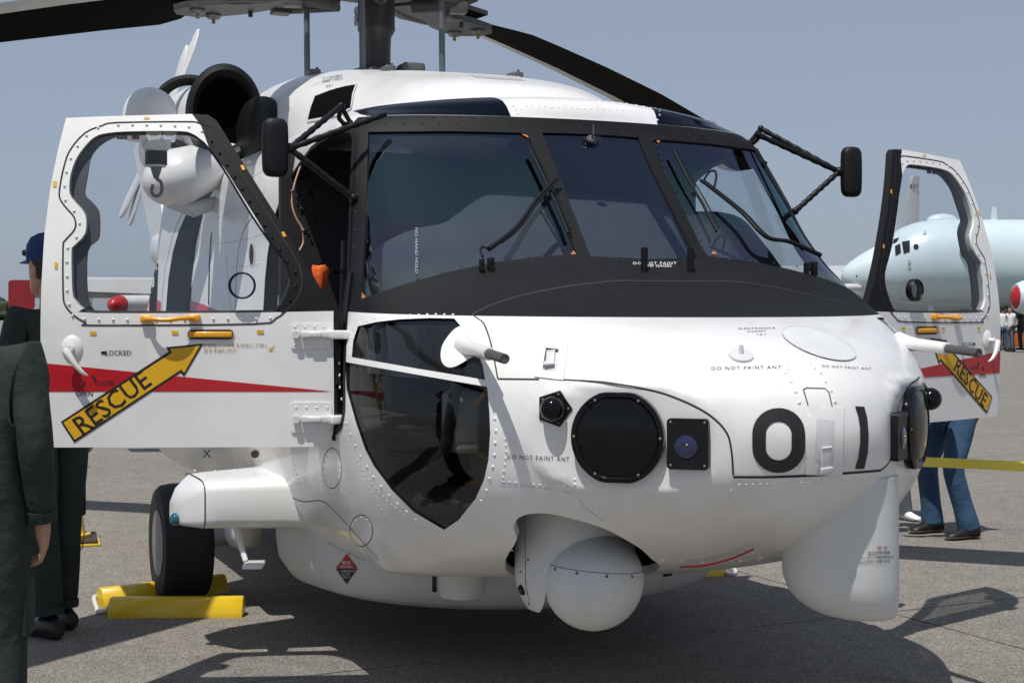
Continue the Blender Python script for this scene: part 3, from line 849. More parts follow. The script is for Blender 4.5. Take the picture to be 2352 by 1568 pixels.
# ---- cheek aerials (on the flat of each cheek), mirrored pair
FT = Vector((-FN[1], FN[0], 0)); FNv = Vector((FN[0], FN[1], 0))
def cheek(sgn):
    org = Vector((FC[0], FC[1], 1.051)) + FNv * (FOFF - .004)
    def fr(a, b, d):      # a outboard, b up, d outwards
        p = org + FT * a + Vector((0, 0, 1)) * b + FNv * d
        return Vector((p.x, sgn * p.y, p.z))
    # big disc: ring with flats top and bottom, slightly domed face
    n = 48; ring = []
    for rr_, h_ in ((.152, 0), (.152, .034), (.138, .040), (.131, .034), (.128, .036), (.09, .044), (.045, .049), (.001, .051)):
        lp = []
        for k in range(n):
            a = 2 * math.pi * k / n
            x_, y_ = rr_ * math.cos(a), rr_ * math.sin(a)
            lim = .144 * (rr_ / .152 if rr_ < .14 else 1)
            lp.append(fr(x_, max(-lim, min(lim, y_)), h_))
        ring.append(lp)
    d = G().loft(ring).obj('radar_warning_disc', GLOSSB, HELI)
    for a in (60, 120, 180, 240, 300, 0): G().dome(fr(.141 * math.cos(R(a)), .141 * math.sin(R(a)) * .96, .038), fr(0, 0, 1) - fr(0, 0, 0), .006, .005).obj('bolt', STEEL, d)
    # square lens unit, inboard
    c0 = sym((1579, 1020), (2073, 1001)); rel = Vector((c0.x, c0.y, c0.z)) - org
    a0, b0, d0 = rel.dot(FT), rel.z, .010
    sqr = [(a0 + x_, b0 + y_) for x_, y_ in rr0(0, 0, .066, .080, .012, 4)]
    o = G().prism(sqr, lambda a, b, dd: fr(a, b, dd), .030).obj('lens_unit', BLACK2, HELI)
    nn = fr(0, 0, 1) - fr(0, 0, 0)
    G().lathe([(.001, .004), (.018, .006), (.028, .003), (.033, .0005), (.036, .002), (.036, -.002)], fr(a0 + .004, b0 - .006, .031), nn, 28).obj('lens', LENS, o)
    G().ball(fr(a0, b0 - .002, .037), .005, 10).obj('lens_centre', BRASS, o)
    for sx in (-1, 1):
        for sy in (-1, 1): G().dome(fr(a0 + sx * .054, b0 + sy * .068, .030), nn, .005, .003).obj('bolt', STEEL, o)
    # five-sided plate with ball, outboard
    c1 = sym((1268, 940), (2140, 915)); rel = Vector(c1) - org; a1, b1 = rel.dot(FT), rel.z
    dpl = rel.dot(FNv) - .035
    pent = [(a1 + .062 * math.cos(R(180 + 72 * k)), b1 + .062 * math.sin(R(180 + 72 * k))) for k in range(5)]
    o = G().prism(pent, lambda a, b, dd: fr(a, b, dd - .03 + dpl), .042).obj('ball_aerial_plate', BLACK2, HELI)
    G().ball(fr(a1, b1, dpl + .030), .041, 28).obj('ball_aerial', GLOSSB, o)
    for k in range(5): G().dome(fr(a1 + .048 * math.cos(R(180 + 72 * k)), b1 + .048 * math.sin(R(180 + 72 * k)), dpl + .012), nn, .005, .004).obj('bolt', STEEL, o)
cheek(-1); cheek(1)

# ---- pitot probes
def pitot(sgn):
    tip = sym((1160, 813), (2250, 820)); base = sym((1078, 798), (2085, 788))
    tip = Vector((tip.x, sgn * tip.y, tip.z)); base = Vector((base.x, sgn * base.y, base.z))
    ax = (tip - base).normalized(); L_ = (tip - base).length
    j = base + ax * L_ * .56
    G().tube([base - ax * .05, base, base + ax * .06, j - ax * .02, j, j + ax * .004], [.040, .030, .024, .023, .023, .015], 20).obj('pitot_arm', WHITE, HELI)
    pb = j; G().tube([pb, pb + ax * .01, tip - ax * .004, tip, tip - ax * .006, tip - ax * .03], [.017, .0165, .0165, .014, .008, .008], 20, cap=False).obj('pitot_tube', mat('grey_probe', (.08, .08, .08), .45) if 'grey_probe' not in MATS else MATS['grey_probe'], HELI)
    for k in range(4): G().dome(pb + ax * (.025 + k * .014) + Vector((0, 0, .0145)), (0, 0, 1), .003, .002, 6).obj('drain_hole', INK, HELI)
pitot(-1); pitot(1)
plate = cat2([(1043, 760), (1020, 790), (1014, 815), (1018, 835), (1032, 845), (1050, 842), (1075, 828), (1098, 812), (1085, 775), (1066, 752)], 4, True)
pst = [px(*q) for q in plate]
def smap_m(pts, off):
    st = np.array([px(*q) for q in pts]); st[:, 0] *= -1; P_ = S(st[:, 0], st[:, 1]); N_ = Nrm(st[:, 0], st[:, 1])
    N_[np.sum(N_ * (P_ - np.array([0, 0, 1.4])), 1) < 0] *= -1
    return P_ + N_ * off, N_
decal('probe_plate', plate, WHITE, .006, step=8); decal('probe_plate', plate, WHITE, .006, step=8, mapper=smap_m)
# ---- temperature probes in front of the windscreen
for u, v0, v1 in ((1484, 570, 626), (1590, 572, 627)):
    p, n_ = Spt(px(u - 4, v1 - 4)); t_ = p + Vector((.0, 0, .088))
    G().tube([p - Vector((0, 0, .01)), t_, t_ + Vector((0, 0, .003))], [.014, .0135, .009], 18).obj('air_probe', BLACK, HELI)
# ---- thermometer in centre pane
p, n_ = Spt(px(1358, 321)); g = G().lathe([(.001, .012), (.018, .010), (.022, .004), (.022, 0)], p, n_, 20)
g.obj('thermometer_boss', STEEL, HELI)
G().tube([p + n_ * .01, p + n_ * .03, p + Vector((.02, .0, .062))], [.005, .0045, .0035], 10).obj('thermometer', STEEL, HELI)
decal('thermometer_plate', [(1338, 316), (1352, 312), (1380, 313), (1379, 328), (1366, 333), (1346, 330)], GLASSV, .004, step=8)
AMB = mat('amber_sealant', (.50, .16, .04), .6)
# amber corner flags behind the panes
for q in (((1198, 307), (1211, 307), (1215, 316)), ((1508, 320), (1520, 320), (1512, 328)), ((1318, 574), (1324, 582), (1311, 582)), ((828, 668), (840, 682), (828, 686)), ((1640, 574), (1648, 582), (1634, 582))):
    decal('amber_corner_seal', list(q), AMB, -.003, step=12)

lettering('stencil', 'NO HAND HOLD', (957, 577), (0, 13.5), (9, 0), mat('faded_white_ink', (.34, .36, .37), .7), off=.004)
# ---- wipers
def wiper(sgn):
    piv = sym((1121, 609), (1876, 619)); mid = sym((1262, 425), (1585, 425))
    piv = Vector((piv.x, sgn * piv.y, piv.z))
    pq = [(1121, 600), (1180, 545), (1225, 480), (1272, 425)] if sgn < 0 else [(1868, 610), (1800, 575), (1745, 560), (1690, 500), (1600, 425)]
    arm = []
    for i, q in enumerate(pq):
        p, n_ = Spt(px(*q)); arm.append(p + n_ * (.055 - .006 * i))
    arm = [arm[0]] + arm[1:]
    c = cat(arm, 5)
    a = G().tube(c, [.010 - .004 * i / len(c) for i in range(len(c))], 10)
    n0 = Spt(px(*pq[0]))[1]
    off = Vector((0, .016, 0))
    a2 = G().tube([p + off for p in c[2:]], .0045, 8)
    w1 = a.obj('wiper', BLACK2, HELI); a2.obj('wiper_rod', BLACK2, w1)
    base = Spt(px(*((1118, 622) if sgn < 0 else (1862, 628))))
    G().box((0, 0, .02), (.03, .022, .06), Matrix.Translation(base[0] + Vector((0, .016, 0))), .005).box((0, 0, .02), (.03, .014, .05), Matrix.Translation(base[0] - Vector((0, .02, 0))), .004).obj('wiper_motor_post', BLACK2, w1)
    bl = [(1214, 352), (1240, 405), (1275, 480), (1302, 545)] if sgn < 0 else [(1542, 355), (1575, 420), (1610, 480), (1640, 540)]
    pts = [];
    for q in bl:
        p, n_ = Spt(px(*q)); pts.append(p + n_ * .022)
    G().tube(cat(pts, 4), .0065, 8).obj('wiper_blade', BLACK, w1)
    G().tube([p + Vector((0, .012, .014)) for p in cat(pts, 4)], .003, 6).obj('wiper_spine', BLACK, w1)
    lp = [(1121, 585), (1108, 580), (1103, 590), (1108, 605)] if sgn < 0 else [(1606, 432), (1620, 408), (1634, 405), (1637, 420), (1632, 445)]
    pts = [];
    for q in lp:
        p, n_ = Spt(px(*q)); pts.append(p + n_ * .03)
    G().tube(cat(pts, 5), .005, 8).obj('wiper_hose', RUBBER, w1)
wiper(-1); wiper(1)

# ---- wing mirrors
def mirror_set(sgn):
    f = lambda v: Vector((v.x, sgn * v.y, v.z))
    c = f(sym((632, 337), (1955, 397)))
    rings = []
    for k in range(17):
        th = math.pi * k / 16; hz = -math.cos(th)
        zz = (.115 - .050) * (1 if hz > 0 else -1) * min(1, abs(hz) * 3) + .050 * hz
        rr_ = max(.0, math.sin(th)) ** .5
        rings.append([(c.x + .033 * rr_ * math.copysign(abs(math.cos(a)) ** .8, math.cos(a)), c.y + .052 * rr_ * math.copysign(abs(math.sin(a)) ** .8, math.sin(a)), c.z + zz) for a in np.linspace(0, 2 * math.pi, 24, endpoint=False)])
    m_ = G().loft(rings).obj('wing_mirror', RUBBER, HELI)
    A_ = f(sym((812, 443), (1826, 495))); B = f(sym((885, 267), (1735, 302))); D = f(sym((783, 250), (1748, 290))); E = f(sym((778, 275), (1740, 318)))
    hub = c + Vector((-.01, -sgn * .06, .0))
    def wav(a, b, r):
        n = 26; return [a.lerp(b, i / n) for i in range(n + 1)], [r * (1 + .13 * math.sin(i * 1.9)) for i in range(n + 1)]
    g = G()
    for a, b in ((hub, A_), (hub, B), (hub, D)):
        p_, r_ = wav(a, b, .0125); g.tube(p_, r_, 10)
    g.tube([D, E], .010, 10).ball(D, .016, 10).ball(hub, .022, 12).tube([hub, c], .018, 10)
    g.ball(A_, .018, 10)
    for q in (D, E):
        nr = HB.find_nearest(q)[0]; g.tube([q, nr], .010, 8).ball(nr, .015, 8)
    g.obj('mirror_stay', BLACK2, HELI)
mirror_set(-1); mirror_set(1)

# ---- cockpit interior
G().box((-1.32, 0, 1.40), (.04, 2.16, 1.60)).obj('rear_bulkhead', DARKINT, HELI)
G().box((-.55, 0, .98), (1.6, 2.16, .05)).obj('cockpit_floor', DARKINT, HELI)
dc = cat2([(-.93, 1.60), (-.90, 1.70), (-.80, 1.765), (-.70, 1.80), (-.58, 1.83), (-.47, 1.925), (-.38, 1.955), (-.1, 1.962), (.25, 1.955), (.34, 1.93), (.42, 1.885), (.60, 1.90), (.76, 1.895), (.86, 1.83), (.93, 1.70), (.95, 1.60)], 3)
rg = []
for x_, k_, dz in ((-.50, 1.0, -.015), (-.44, 1.0, 0), (-.38, .995, -.01), (-.22, .99, -.12), (-.06, .98, -.24), (.06, .96, -.36)):
    rg.append([(x_, y_ * k_, max(z_ + dz, 1.50)) for y_, z_ in dc] + [(x_, .93 * k_, 1.2), (x_, -.91 * k_, 1.2)])
G().loft(rg, cap=True).obj('instrument_panel_hood', DASH, HELI)
G().box((-.40, 0, 1.30), (.06, 1.7, .5)).obj('instrument_panel', DARKINT, HELI)
def seat(y_):
    e = G().box((-.95, y_, 1.22), (.46, .46, .12), None, .04).obj('seat_cushion', BLACK2, HELI)
    G().box((-1.16, y_, 1.55), (.10, .46, .66), None, .04).box((-1.16, y_, 1.95), (.08, .26, .18), None, .03).obj('seat_back', BLACK2, HELI)
seat(-.48); seat(.48)
G().tube([(-.58, -.5, 1.0), (-.55, -.5, 1.3), (-.60, -.5, 1.36)], [.018, .016, .02], 10).obj('control_stick', BLACK2, HELI)
for sy in (-1, 1):
    for dy in (-.10, .10):
        y_ = sy * .46 + dy
        G().box((.42, y_, .98), (.03, .11, .14), Matrix.Rotation(0, 4, 'Y'), .01).tube([(.42, y_, 1.04), (.22, y_, 1.18)], .014, 8).obj('rudder_pedal', STEEL, HELI)
    G().tube([(.05, sy * .75, .62), (.50, sy * .60, .80), (.80, sy * .45, .95)], .028, 10).tube([(.0, sy * .95, .70), (.35, sy * .88, .95), (.45, sy * .85, 1.3)], .022, 10).obj('nose_frame', HUBM, HELI)
    G().box((.15, sy * .55, .74), (.6, .5, .03), None, .01).obj('toe_board', HUBM, HELI)
    G().box((.30, sy * .80, 1.05), (.16, .10, .22), None, .02).box((.10, sy * .55, .84), (.2, .22, .14), None, .02).obj('equipment_box', WHITE3, HELI)
    G().tube(cat([(.5, sy * .7, 1.25), (.3, sy * .8, 1.0), (.35, sy * .6, .85), (.1, sy * .7, .8)], 6), .010, 8).obj('cable_run', YEL if sy < 0 else BLACK2, HELI)
# overhead console, roof switches and visors
G().box((-.62, 0, 2.18), (.6, .36, .10), None, .03).obj('overhead_console', DARKINT, HELI)
G().box((0, 0, 0), (.006, .15, .17), Matrix.Translation((-.50, -.78, 1.62)) @ Matrix.Rotation(.3, 4, 'Z'), .002).obj('side_screen', BLACK2, HELI)
# inside the door opening: door-frame arch, post, bottle rod, wire and orange cloth
G().tube([(-.62, -.98, .98), (-.62, -.96, 1.75)], .028, 12).tube([(-.62, -1.0, 1.62), (-.52, -1.06, 1.62)], .012, 8).obj('stanchion', BLACK2, HELI)
wp_ = [onp(u, v, 0, -1.18) for u, v in ((760, 340), (725, 355), (697, 372), (682, 405), (673, 440), (671, 470), (680, 500), (694, 525), (697, 555), (688, 575))]
G().tube(cat(wp_, 5), .0045, 8).obj('copper_wire', COPPER, HELI)
for u, v in ((672, 439), (697, 530)): G().ball(onp(u, v, 0, -1.165), .010, 10).obj('wire_clip', STEEL, HELI)
for u, v in ((736, 640),):
    c = onp(u, v, 0, -.35)
    g = G(); rings = []
    for i, (zz, rr_) in enumerate(((-.040, .012), (-.02, .020), (.01, .026), (.035, .030), (.05, .026))):
        rings.append([(c.x + rr_ * (1 + .2 * math.sin(5 * a + i)) * math.cos(a), c.y + rr_ * (1 + .2 * math.cos(4 * a)) * math.sin(a), c.z + zz + .006 * math.sin(3 * a)) for a in np.linspace(0, 2 * math.pi, 16, endpoint=False)])
    g.loft(rings).obj('orange_cover', ORANGE, HELI)
# dark rear wall of opening facing forward with riveted arch
ar = [onp(u, v, 0, -1.22) for u, v in ((640, 640), (650, 520), (690, 440), (705, 350), (745, 330))]
rivg = G()
for _ in range(26):
    q = onp(random.uniform(680, 735), random.uniform(370, 560), 0, -1.296); rivg.dome(q, (1, 0, 0), .007, .005)
rivg.obj('lining_rivets', BLACK2, HELI, kind='stuff')

# ================================================================== cockpit doors
DD = Vector((-.321, .947, 0)).normalized()       # from hinge outwards (port side)
HINGE = Vector((.0, 1.194, 0))
def lean(b): return .27 * max(0, b - 1.38) ** 1.7
def door_px(u, v):           # starboard pixel -> (d, z) on the leaning door skin
    o, d = ray(u, v); dv = Vector((DD.x, -DD.y, 0)); nn = Vector((DD.y, DD.x, 0)).normalized()
    if nn.x < 0: nn = -nn
    h0 = Vector((HINGE.x, -HINGE.y, 0)); z = 1.4
    for _ in range(8):
        h = h0 - nn * lean(z); t = (h - o).dot(nn) / d.dot(nn); p = o + d * t; z = p.z
    return ((p - h).dot(dv), p.z)
def DP(L_): return [door_px(*q) for q in L_]
def door_frame(sgn):
    h = Vector((HINGE.x, sgn * HINGE.y, 0)); dv = Vector((DD.x, sgn * DD.y, 0)); nn = Vector((DD.y, -DD.x * sgn, 0)).normalized()
    if nn.x < 0: nn = -nn
    return lambda a, b, d=0.0: h + dv * a + Vector((0, 0, b)) + nn * (d - lean(b))
D_OUT = cat2([(766, 712), (766, 800), (767, 900), (767, 975)], 1) + [(764, 998), (754, 1015), (735, 1024), (700, 1026), (400, 1027), (110, 1027), (103, 960), (96, 870), (93, 780), (95, 660), (102, 540), (116, 430), (134, 340), (152, 271), (250, 267), (360, 264), (438, 262), (478, 264), (496, 276), (520, 315), (640, 505)]
D_WIN = [(239, 307), (290, 302), (410, 301), (441, 307), (458, 318), (478, 336), (519, 393), (581, 495), (632, 568), (656, 600), (665, 622), (666, 647), (659, 671), (646, 698), (632, 712), (618, 717), (215, 719), (191, 708), (174, 691), (166, 667), (164, 578), (169, 565), (195, 536), (195, 492), (164, 454), (159, 427), (164, 393), (178, 359), (202, 328), (219, 314)]
D_IN = [(262, 313), (290, 309), (410, 308), (441, 313), (458, 324), (474, 340), (514, 397), (576, 499), (627, 572), (650, 604), (659, 624), (660, 647), (653, 669), (641, 695), (628, 707), (616, 712), (222, 713), (205, 698), (196, 677), (196, 578), (219, 551), (224, 534), (224, 495), (219, 478), (205, 461), (190, 444), (196, 403), (203, 362), (219, 338), (240, 322)]
D_GRV = [(145, 568), (145, 670), (150, 701), (171, 725), (198, 742), (219, 747), (581, 744), (632, 732), (663, 708), (687, 677), (694, 650), (690, 623), (670, 578), (540, 375), (497, 303), (478, 290), (455, 283), (430, 280), (270, 282), (235, 289), (195, 306), (161, 345), (147, 383), (138, 427), (137, 454), (150, 475), (171, 500), (172, 526), (150, 552)]
D_BLK = [(438, 258), (462, 290), (479, 337), (520, 393), (600, 520), (666, 640), (640, 700), (600, 717.5), (770, 714), (790, 700), (790, 255)]

def plate2(name, outer, holes_, fr, th, d0, m, parent, step=.05, smooth=True, bev=True):
    lo = [dens(outer, step)] + [dens(h, step) for h in holes_]
    V_, T_ = cdt(lo, []); c = V_[T_].mean(1); ok = inpoly(c, outer)
    for h in holes_: ok &= ~inpoly(c, h)
    T_ = T_[ok]; n = len(V_); vs = [fr(a, b, d0) for a, b in V_] + [fr(a, b, d0 - th) for a, b in V_]
    fs = [tuple(int(k) for k in f) for f in T_] + [tuple(int(k) + n for k in reversed(f)) for f in T_]
    ec = {}
    for f in T_:
        for i in range(3):
            e = (int(f[i]), int(f[(i + 1) % 3])); ec[e] = 1
    for (a, b) in ec:
        if (b, a) not in ec: fs.append((b, a, a + n, b + n))
    me = mesh(vs, fs); bm = bmesh.new(); bm.from_mesh(me); bmesh.ops.recalc_face_normals(bm, faces=bm.faces); bm.to_mesh(me); bm.free()
    o = link(name, me, parent, m, smooth)
    return o

def cdoor(sgn):
    fr = door_frame(sgn); nn = fr(0, 0, 1) - fr(0, 0, 0)
    O_, Wn, In, Gv, Bk = DP(D_OUT), DP(cat2(D_WIN, 3, True)), DP(cat2(D_IN, 3, True)), DP(cat2(D_GRV, 3, True)), DP(D_BLK)
    Wn = [(a, b) for a, b in Wn]
    lo = [dens(O_, .04), dens(Wn, .04), dens(Bk, .04)]
    V_, T_ = cdt(lo, [(x, y) for x in np.arange(0, 1.15, .08) for y in np.arange(.9, 2.25, .05)]); c = V_[T_].mean(1); T_ = T_[inpoly(c, O_) & ~inpoly(c, Wn)]; c = V_[T_].mean(1); n = len(V_)
    mk = [1 if q else 0 for q in inpoly(c, Bk)]
    vs = [fr(a, b, 0) for a, b in V_] + [fr(a, b, -.035) for a, b in V_]
    fs = [tuple(int(k) for k in f) for f in T_] + [tuple(int(k) + n for k in reversed(f)) for f in T_]; mi = mk + mk
    ec = {(int(f[i]), int(f[(i + 1) % 3])): k for k, f in enumerate(T_) for i in range(3)}
    for (a, b), k in ec.items():
        if (b, a) not in ec: fs.append((b, a, a + n, b + n)); mi.append(mk[k])
    me = mesh(vs, fs, 'cockpit_door'); me.materials.append(WHITE); me.materials.append(BLACK); me.polygons.foreach_set('material_index', mi)
    bm = bmesh.new(); bm.from_mesh(me); bmesh.ops.delete(bm, geom=[v for v in bm.verts if not v.link_faces], context='VERTS'); bmesh.ops.recalc_face_normals(bm, faces=bm.faces); bm.to_mesh(me); bm.free()
    door = link('cockpit_door', me, HELI, None, True)
    def dmap(pts, off):
        return [fr(a, b, off) for a, b in pts], [nn for _ in pts]
    def dm_px(pts, off): return dmap(DP(pts), off)
    # dark inner frame and pane
    plate2('inner_frame', offpoly(Wn, .004), [In], fr, .012, -.036, mat('inner_frame_grey', (.035, .037, .042), .6) if 'inner_frame_grey' not in MATS else MATS['inner_frame_grey'], door, .05)
    lo = [dens(Wn, .05)]; V_, T_ = cdt(lo, []); T_ = T_[inpoly(V_[T_].mean(1), Wn)]
    # bulging pane
    x0_, y0_ = np.array(Wn).min(0); x1_, y1_ = np.array(Wn).max(0)
    V_, T_ = cdt(lo, [(x, y) for x in np.arange(x0_, x1_, .05) for y in np.arange(y0_, y1_, .05)]); T_ = T_[inpoly(V_[T_].mean(1), Wn)]
    def edge(a, b):
        return min(math.hypot(a - p[0], b - p[1]) for p in Wn)
    link('pane', mesh([fr(a, b, -.012 + .03 * (1 - math.exp(-edge(a, b) * 6))) for a, b in V_], [tuple(int(k) for k in f) for f in T_]), door, GLASSD, 'all')
    # raised ring carrying the rivets, with the groove round it
    gp = Gv + [Gv[0]]
    ribbon('frame_groove', [fr(a, b, .0016) for a, b in gp], [nn] * len(gp), .006, GAP, door)
    rv, rb = G(), G()
    mid = [(239, 290), (330, 287), (440, 292), (468, 306), (492, 332), (560, 440), (650, 585), (677, 620), (680, 650), (672, 680), (650, 712), (618, 731), (560, 731), (200, 733), (172, 712), (156, 690), (154, 620), (155, 570), (175, 545), (182, 520), (180, 495), (152, 465), (148, 430), (155, 385), (172, 345), (200, 310)]
    dd_ = dens(cat2(mid, 3, True), 1.0); acc = 0; last = dd_[0]
    for q in dd_:
        acc += math.hypot(q[0] - last[0], q[1] - last[1]); last = q
        if acc > 32:
            acc = 0; a, b = door_px(*q); (rb if inpoly(np.array([[a, b]]), Bk)[0] else rv).dome(fr(a, b, .002), nn, .0058, .005)
    for x0p, y0p, x1p, y1p in ((678, 750, 745, 792), (680, 935, 752, 985)):
        for k in range(4):
            for (xx, yy) in ((x0p + k * (x1p - x0p) / 3, y0p), (x0p + k * (x1p - x0p) / 3, y1p)):
                a, b = door_px(xx, yy); rv.dome(fr(a, b, .007), nn, .0052, .004)
    rv.obj('rivets', WHITE, door, kind='stuff'); rb.obj('dark_rivets', BLACK2, door, kind='stuff')
    # red stripe
    a = DP([(94, 833), (766, 899), (98, 899)])
    link('red_stripe', mesh([fr(x, z, .0014) for x, z in a], [(0, 1, 2)]), door, RED, False)
    # rescue arrow
    AR = [(140, 968), (171, 1016), (415, 855), (423, 864), (467, 789), (381, 797), (388, 807)]
    ar_ = DP(AR); cN = np.mean(np.array(ar_), 0)
    def flat(name, poly, off, m):
        V_, T_ = cdt([dens(poly, .1)], []); T_ = T_[inpoly(V_[T_].mean(1), poly)]
        return link(name, mesh([fr(p, q, off) for p, q in V_], [tuple(int(k) for k in f) for f in T_]), door, m, False)
    flat('arrow_border', ar_, .0022, INK)
    AI = [(146, 970), (172, 1009), (417, 848), (423, 856), (459, 794), (391, 801), (395, 810)]
    flat('rescue_arrow', DP(AI), .0030, YEL)
    # lettering in (right, up) door coordinates
    rgt = 1 if sgn > 0 else -1     # image right = +d on the port door, -d on the starboard one
    def dtext(name, body, c, size, ang_, m, off=.0018, bold=0.0, sx=1.0):
        vs, fs = text2d(body, size, bold); a0, b0 = c if not isinstance(c[0], int) else door_px(*c)
        ca, sa = math.cos(ang_), math.sin(ang_)
        P_ = [fr(a0 + rgt * (x * sx * ca - y * sa), b0 + (x * sx * sa + y * ca), off) for x, y in vs]
        link(name, mesh(P_, fs), door, m, False)
    th = math.atan2((990 - 873) , (345 - 185))
    dtext('rescue_lettering', 'RESCUE', (258, 923), .098, th if sgn < 0 else -th, INK, .0038, .008, .95)
    dtext('stencil', 'LOCKED', (272, 810), .026, 0, INKG, .0018, .006, .95)
    dtext('stencil', 'CLOSE', (240, 879), .024, 0, INK, .0026, .006); dtext('stencil', 'OPEN', (194, 904), .024, 0, INK, .0018, .006)
    dtext('stencil', '非常時ハンドルを引出して回し', (541, 793), .0175, 0, INKT); dtext('stencil', '窓を手前に引け', (506, 805), .0175, 0, INKT)
    for (x, y, w_, h_) in ((239, 810, 13, 7), ): flat('black_mark', DP([(x - w_ / 2, y - h_ / 2), (x + w_ / 2, y - h_ / 2), (x + w_ / 2, y + h_ / 2), (x - w_ / 2, y + h_ / 2)]), .002, INK)
    for (x, y, an) in ((192, 882, .3), (216, 868, -.5)):
        flat('black_mark', DP([(x + a_ * math.cos(an) - b_ * math.sin(an), y + a_ * math.sin(an) + b_ * math.cos(an)) for a_, b_ in ((-3, -6), (3, -6), (3, 6), (-3, 6))]), .0026, INK)
    for (x, y, w_, h_) in ((337, 271, 13, 5), (126, 423, 8, 14), (129, 610, 7, 15), (214, 765, 15, 8), (402, 764, 15, 8), (598, 762, 16, 8)):
        flat('amber_mark', DP([(x - w_ / 2, y - h_ / 2), (x + w_ / 2, y - h_ / 2), (x + w_ / 2, y + h_ / 2), (x - w_ / 2, y + h_ / 2)]), .0026, YEL)
    for (x, y) in ((558, 385), (652, 538)):
        flat('amber_mark', DP([(x - 6, y - 5), (x + 1, y - 6), (x + 6, y + 5), (x - 1, y + 6)]), .0036, YEL)
    flat('amber_mark', DP([(631, 791), (631, 794), (625, 801), (629, 803), (617, 806), (620, 797), (623, 799)]), .0026, YEL)
    # grab handle
    hp = [door_px(338, 732), door_px(352, 732), door_px(420, 731), door_px(447, 730)]
    g = G()
    for a, b in (hp[0], hp[3]):
        q = fr(a, b, .012); M = Matrix.Translation(q)
        dvv = (fr(1, 0) - fr(0, 0)); M3 = Matrix((dvv, Vector((0, 0, 1)), nn)).transposed().to_4x4(); M3.translation = q
        g.box((0, 0, 0), (.045, .026, .026), M3, .006)
    c_ = cat([fr(hp[0][0], hp[0][1], .02), fr(hp[1][0], hp[1][1], .045), fr((hp[1][0] + hp[2][0]) / 2, hp[1][1] - .004, .052), fr(hp[2][0], hp[2][1], .045), fr(hp[3][0], hp[3][1], .02)], 5)
    g.tube(c_, .0085, 12).obj('grab_handle', ORA, door)
    # recessed pull handle
    a0, b0 = door_px(484, 768); hw, hh = .086, .017
    rec = [(a0 + x, b0 + y) for x, y in rr0(0, 0, hw, hh + .003, hh, 6)]
    flat('handle_recess', rec, .0016, GAP)
    M3 = Matrix((fr(1, 0) - fr(0, 0), Vector((0, 0, 1)), nn)).transposed().to_4x4(); M3.translation = fr(a0, b0, .008)
    G().box((0, 0, 0), (hw * 1.86, .022, .012), M3, .005).obj('pull_handle', ORA, door)
    ribbon('handle_recess_rim', [fr(a, b, .003) for a, b in rec + [rec[0]]], [nn] * (len(rec) + 1), .004, WHITE3, door)
    # lever
    a0, b0 = door_px(166, 800)
    G().lathe([(.001, .014), (.02, .013), (.034, .007), (.04, .001)], fr(a0, b0, 0), nn, 28, sx=1, sy=1.25).obj('lever_boss', WHITE, door)
    pp = [door_px(156, 803), door_px(168, 818), door_px(182, 838), door_px(198, 855), door_px(208, 861)]
    G().tube([fr(a0, b0, 0), fr(a0, b0, .045)], .012, 14).tube(cat([fr(p[0], p[1], .045 + .012 * math.sin(i * .8)) for i, p in enumerate(pp)], 5), [.014, .0145, .0145, .014, .013, .0125, .012, .0115, .011, .0105, .010, .0095, .009, .0085, .008, .007, .006, .005, .004, .003, .002], 12).obj('door_lever', WHITE, door)
    # hinge pads and arms
    for x0p, y0p, x1p, y1p, yy in ((668, 744, 762, 800, 768), (668, 924, 762, 992, 962)):
        c0 = DP([(x0p, y0p), (x1p, y1p)]); ca = ((c0[0][0] + c0[1][0]) / 2, (c0[0][1] + c0[1][1]) / 2)
        pad = [(ca[0] + x, ca[1] + y) for x, y in rr0(0, 0, abs(c0[0][0] - c0[1][0]) / 2, abs(c0[0][1] - c0[1][1]) / 2, .012, 4)]
        plate2('hinge_pad', pad, [], fr, .007, .007, WHITE, door, .1)
        a, b = door_px(728, yy); a2, b2 = door_px(700, yy)
        M3 = Matrix((fr(1, 0) - fr(0, 0), Vector((0, 0, 1)), nn)).transposed().to_4x4(); M3.translation = fr(a - .005, b, .018)
        g = G().box((0, 0, 0), (.125, .026, .022), M3, .005).box((0.012, 0, .012), (.05, .018, .010), M3, .003)
        g.tube([fr(a2 + .03, b2, .0), fr(a2 + .03, b2, .03)], .014, 12)
        g.obj('hinge_arm', WHITE3, door)
        # fixed half on the fuselage
        e = Vector((.03, sgn * 1.205, b)); g = G().box((e.x, e.y - sgn * .02, e.z), (.07, .07, .032), None, .006).tube([fr(.0, b, .02), fr(-.02, b, .02)], .009, 10)
        g.obj('hinge_bracket', WHITE, HELI)
    # round vent in the pane
    a0, b0 = door_px(558, 656)
    G().lathe([(.046, .0), (.050, .004), (.050, .030), (.047, .034), (.044, .030), (.043, .0)], fr(a0, b0, .012), nn, 36, closed=True).obj('vent_ring', BLACK2, door)
    G().lathe([(.045, 0), (.044, .03), (.03, .034), (.001, .035)], fr(a0, b0, .011), nn, 28).obj('vent_bubble', GLASSV, door)
    for k in range(7): q = door_px(268 + k * (6 if k < 3 else 6) + (10 if k > 3 else 0), 314); G().box(tuple(fr(q[0], q[1], -.03)), (.008, .008, .014)).obj('latch_tooth', BLACK2, door)
    # seal strip on the hinge edge
    g = G().tube([fr(-.008, .97, -.02), fr(-.008, 1.44, -.02)], .016, 10); g.obj('edge_seal', RUBBER, door)
cdoor(-1); cdoor(1)
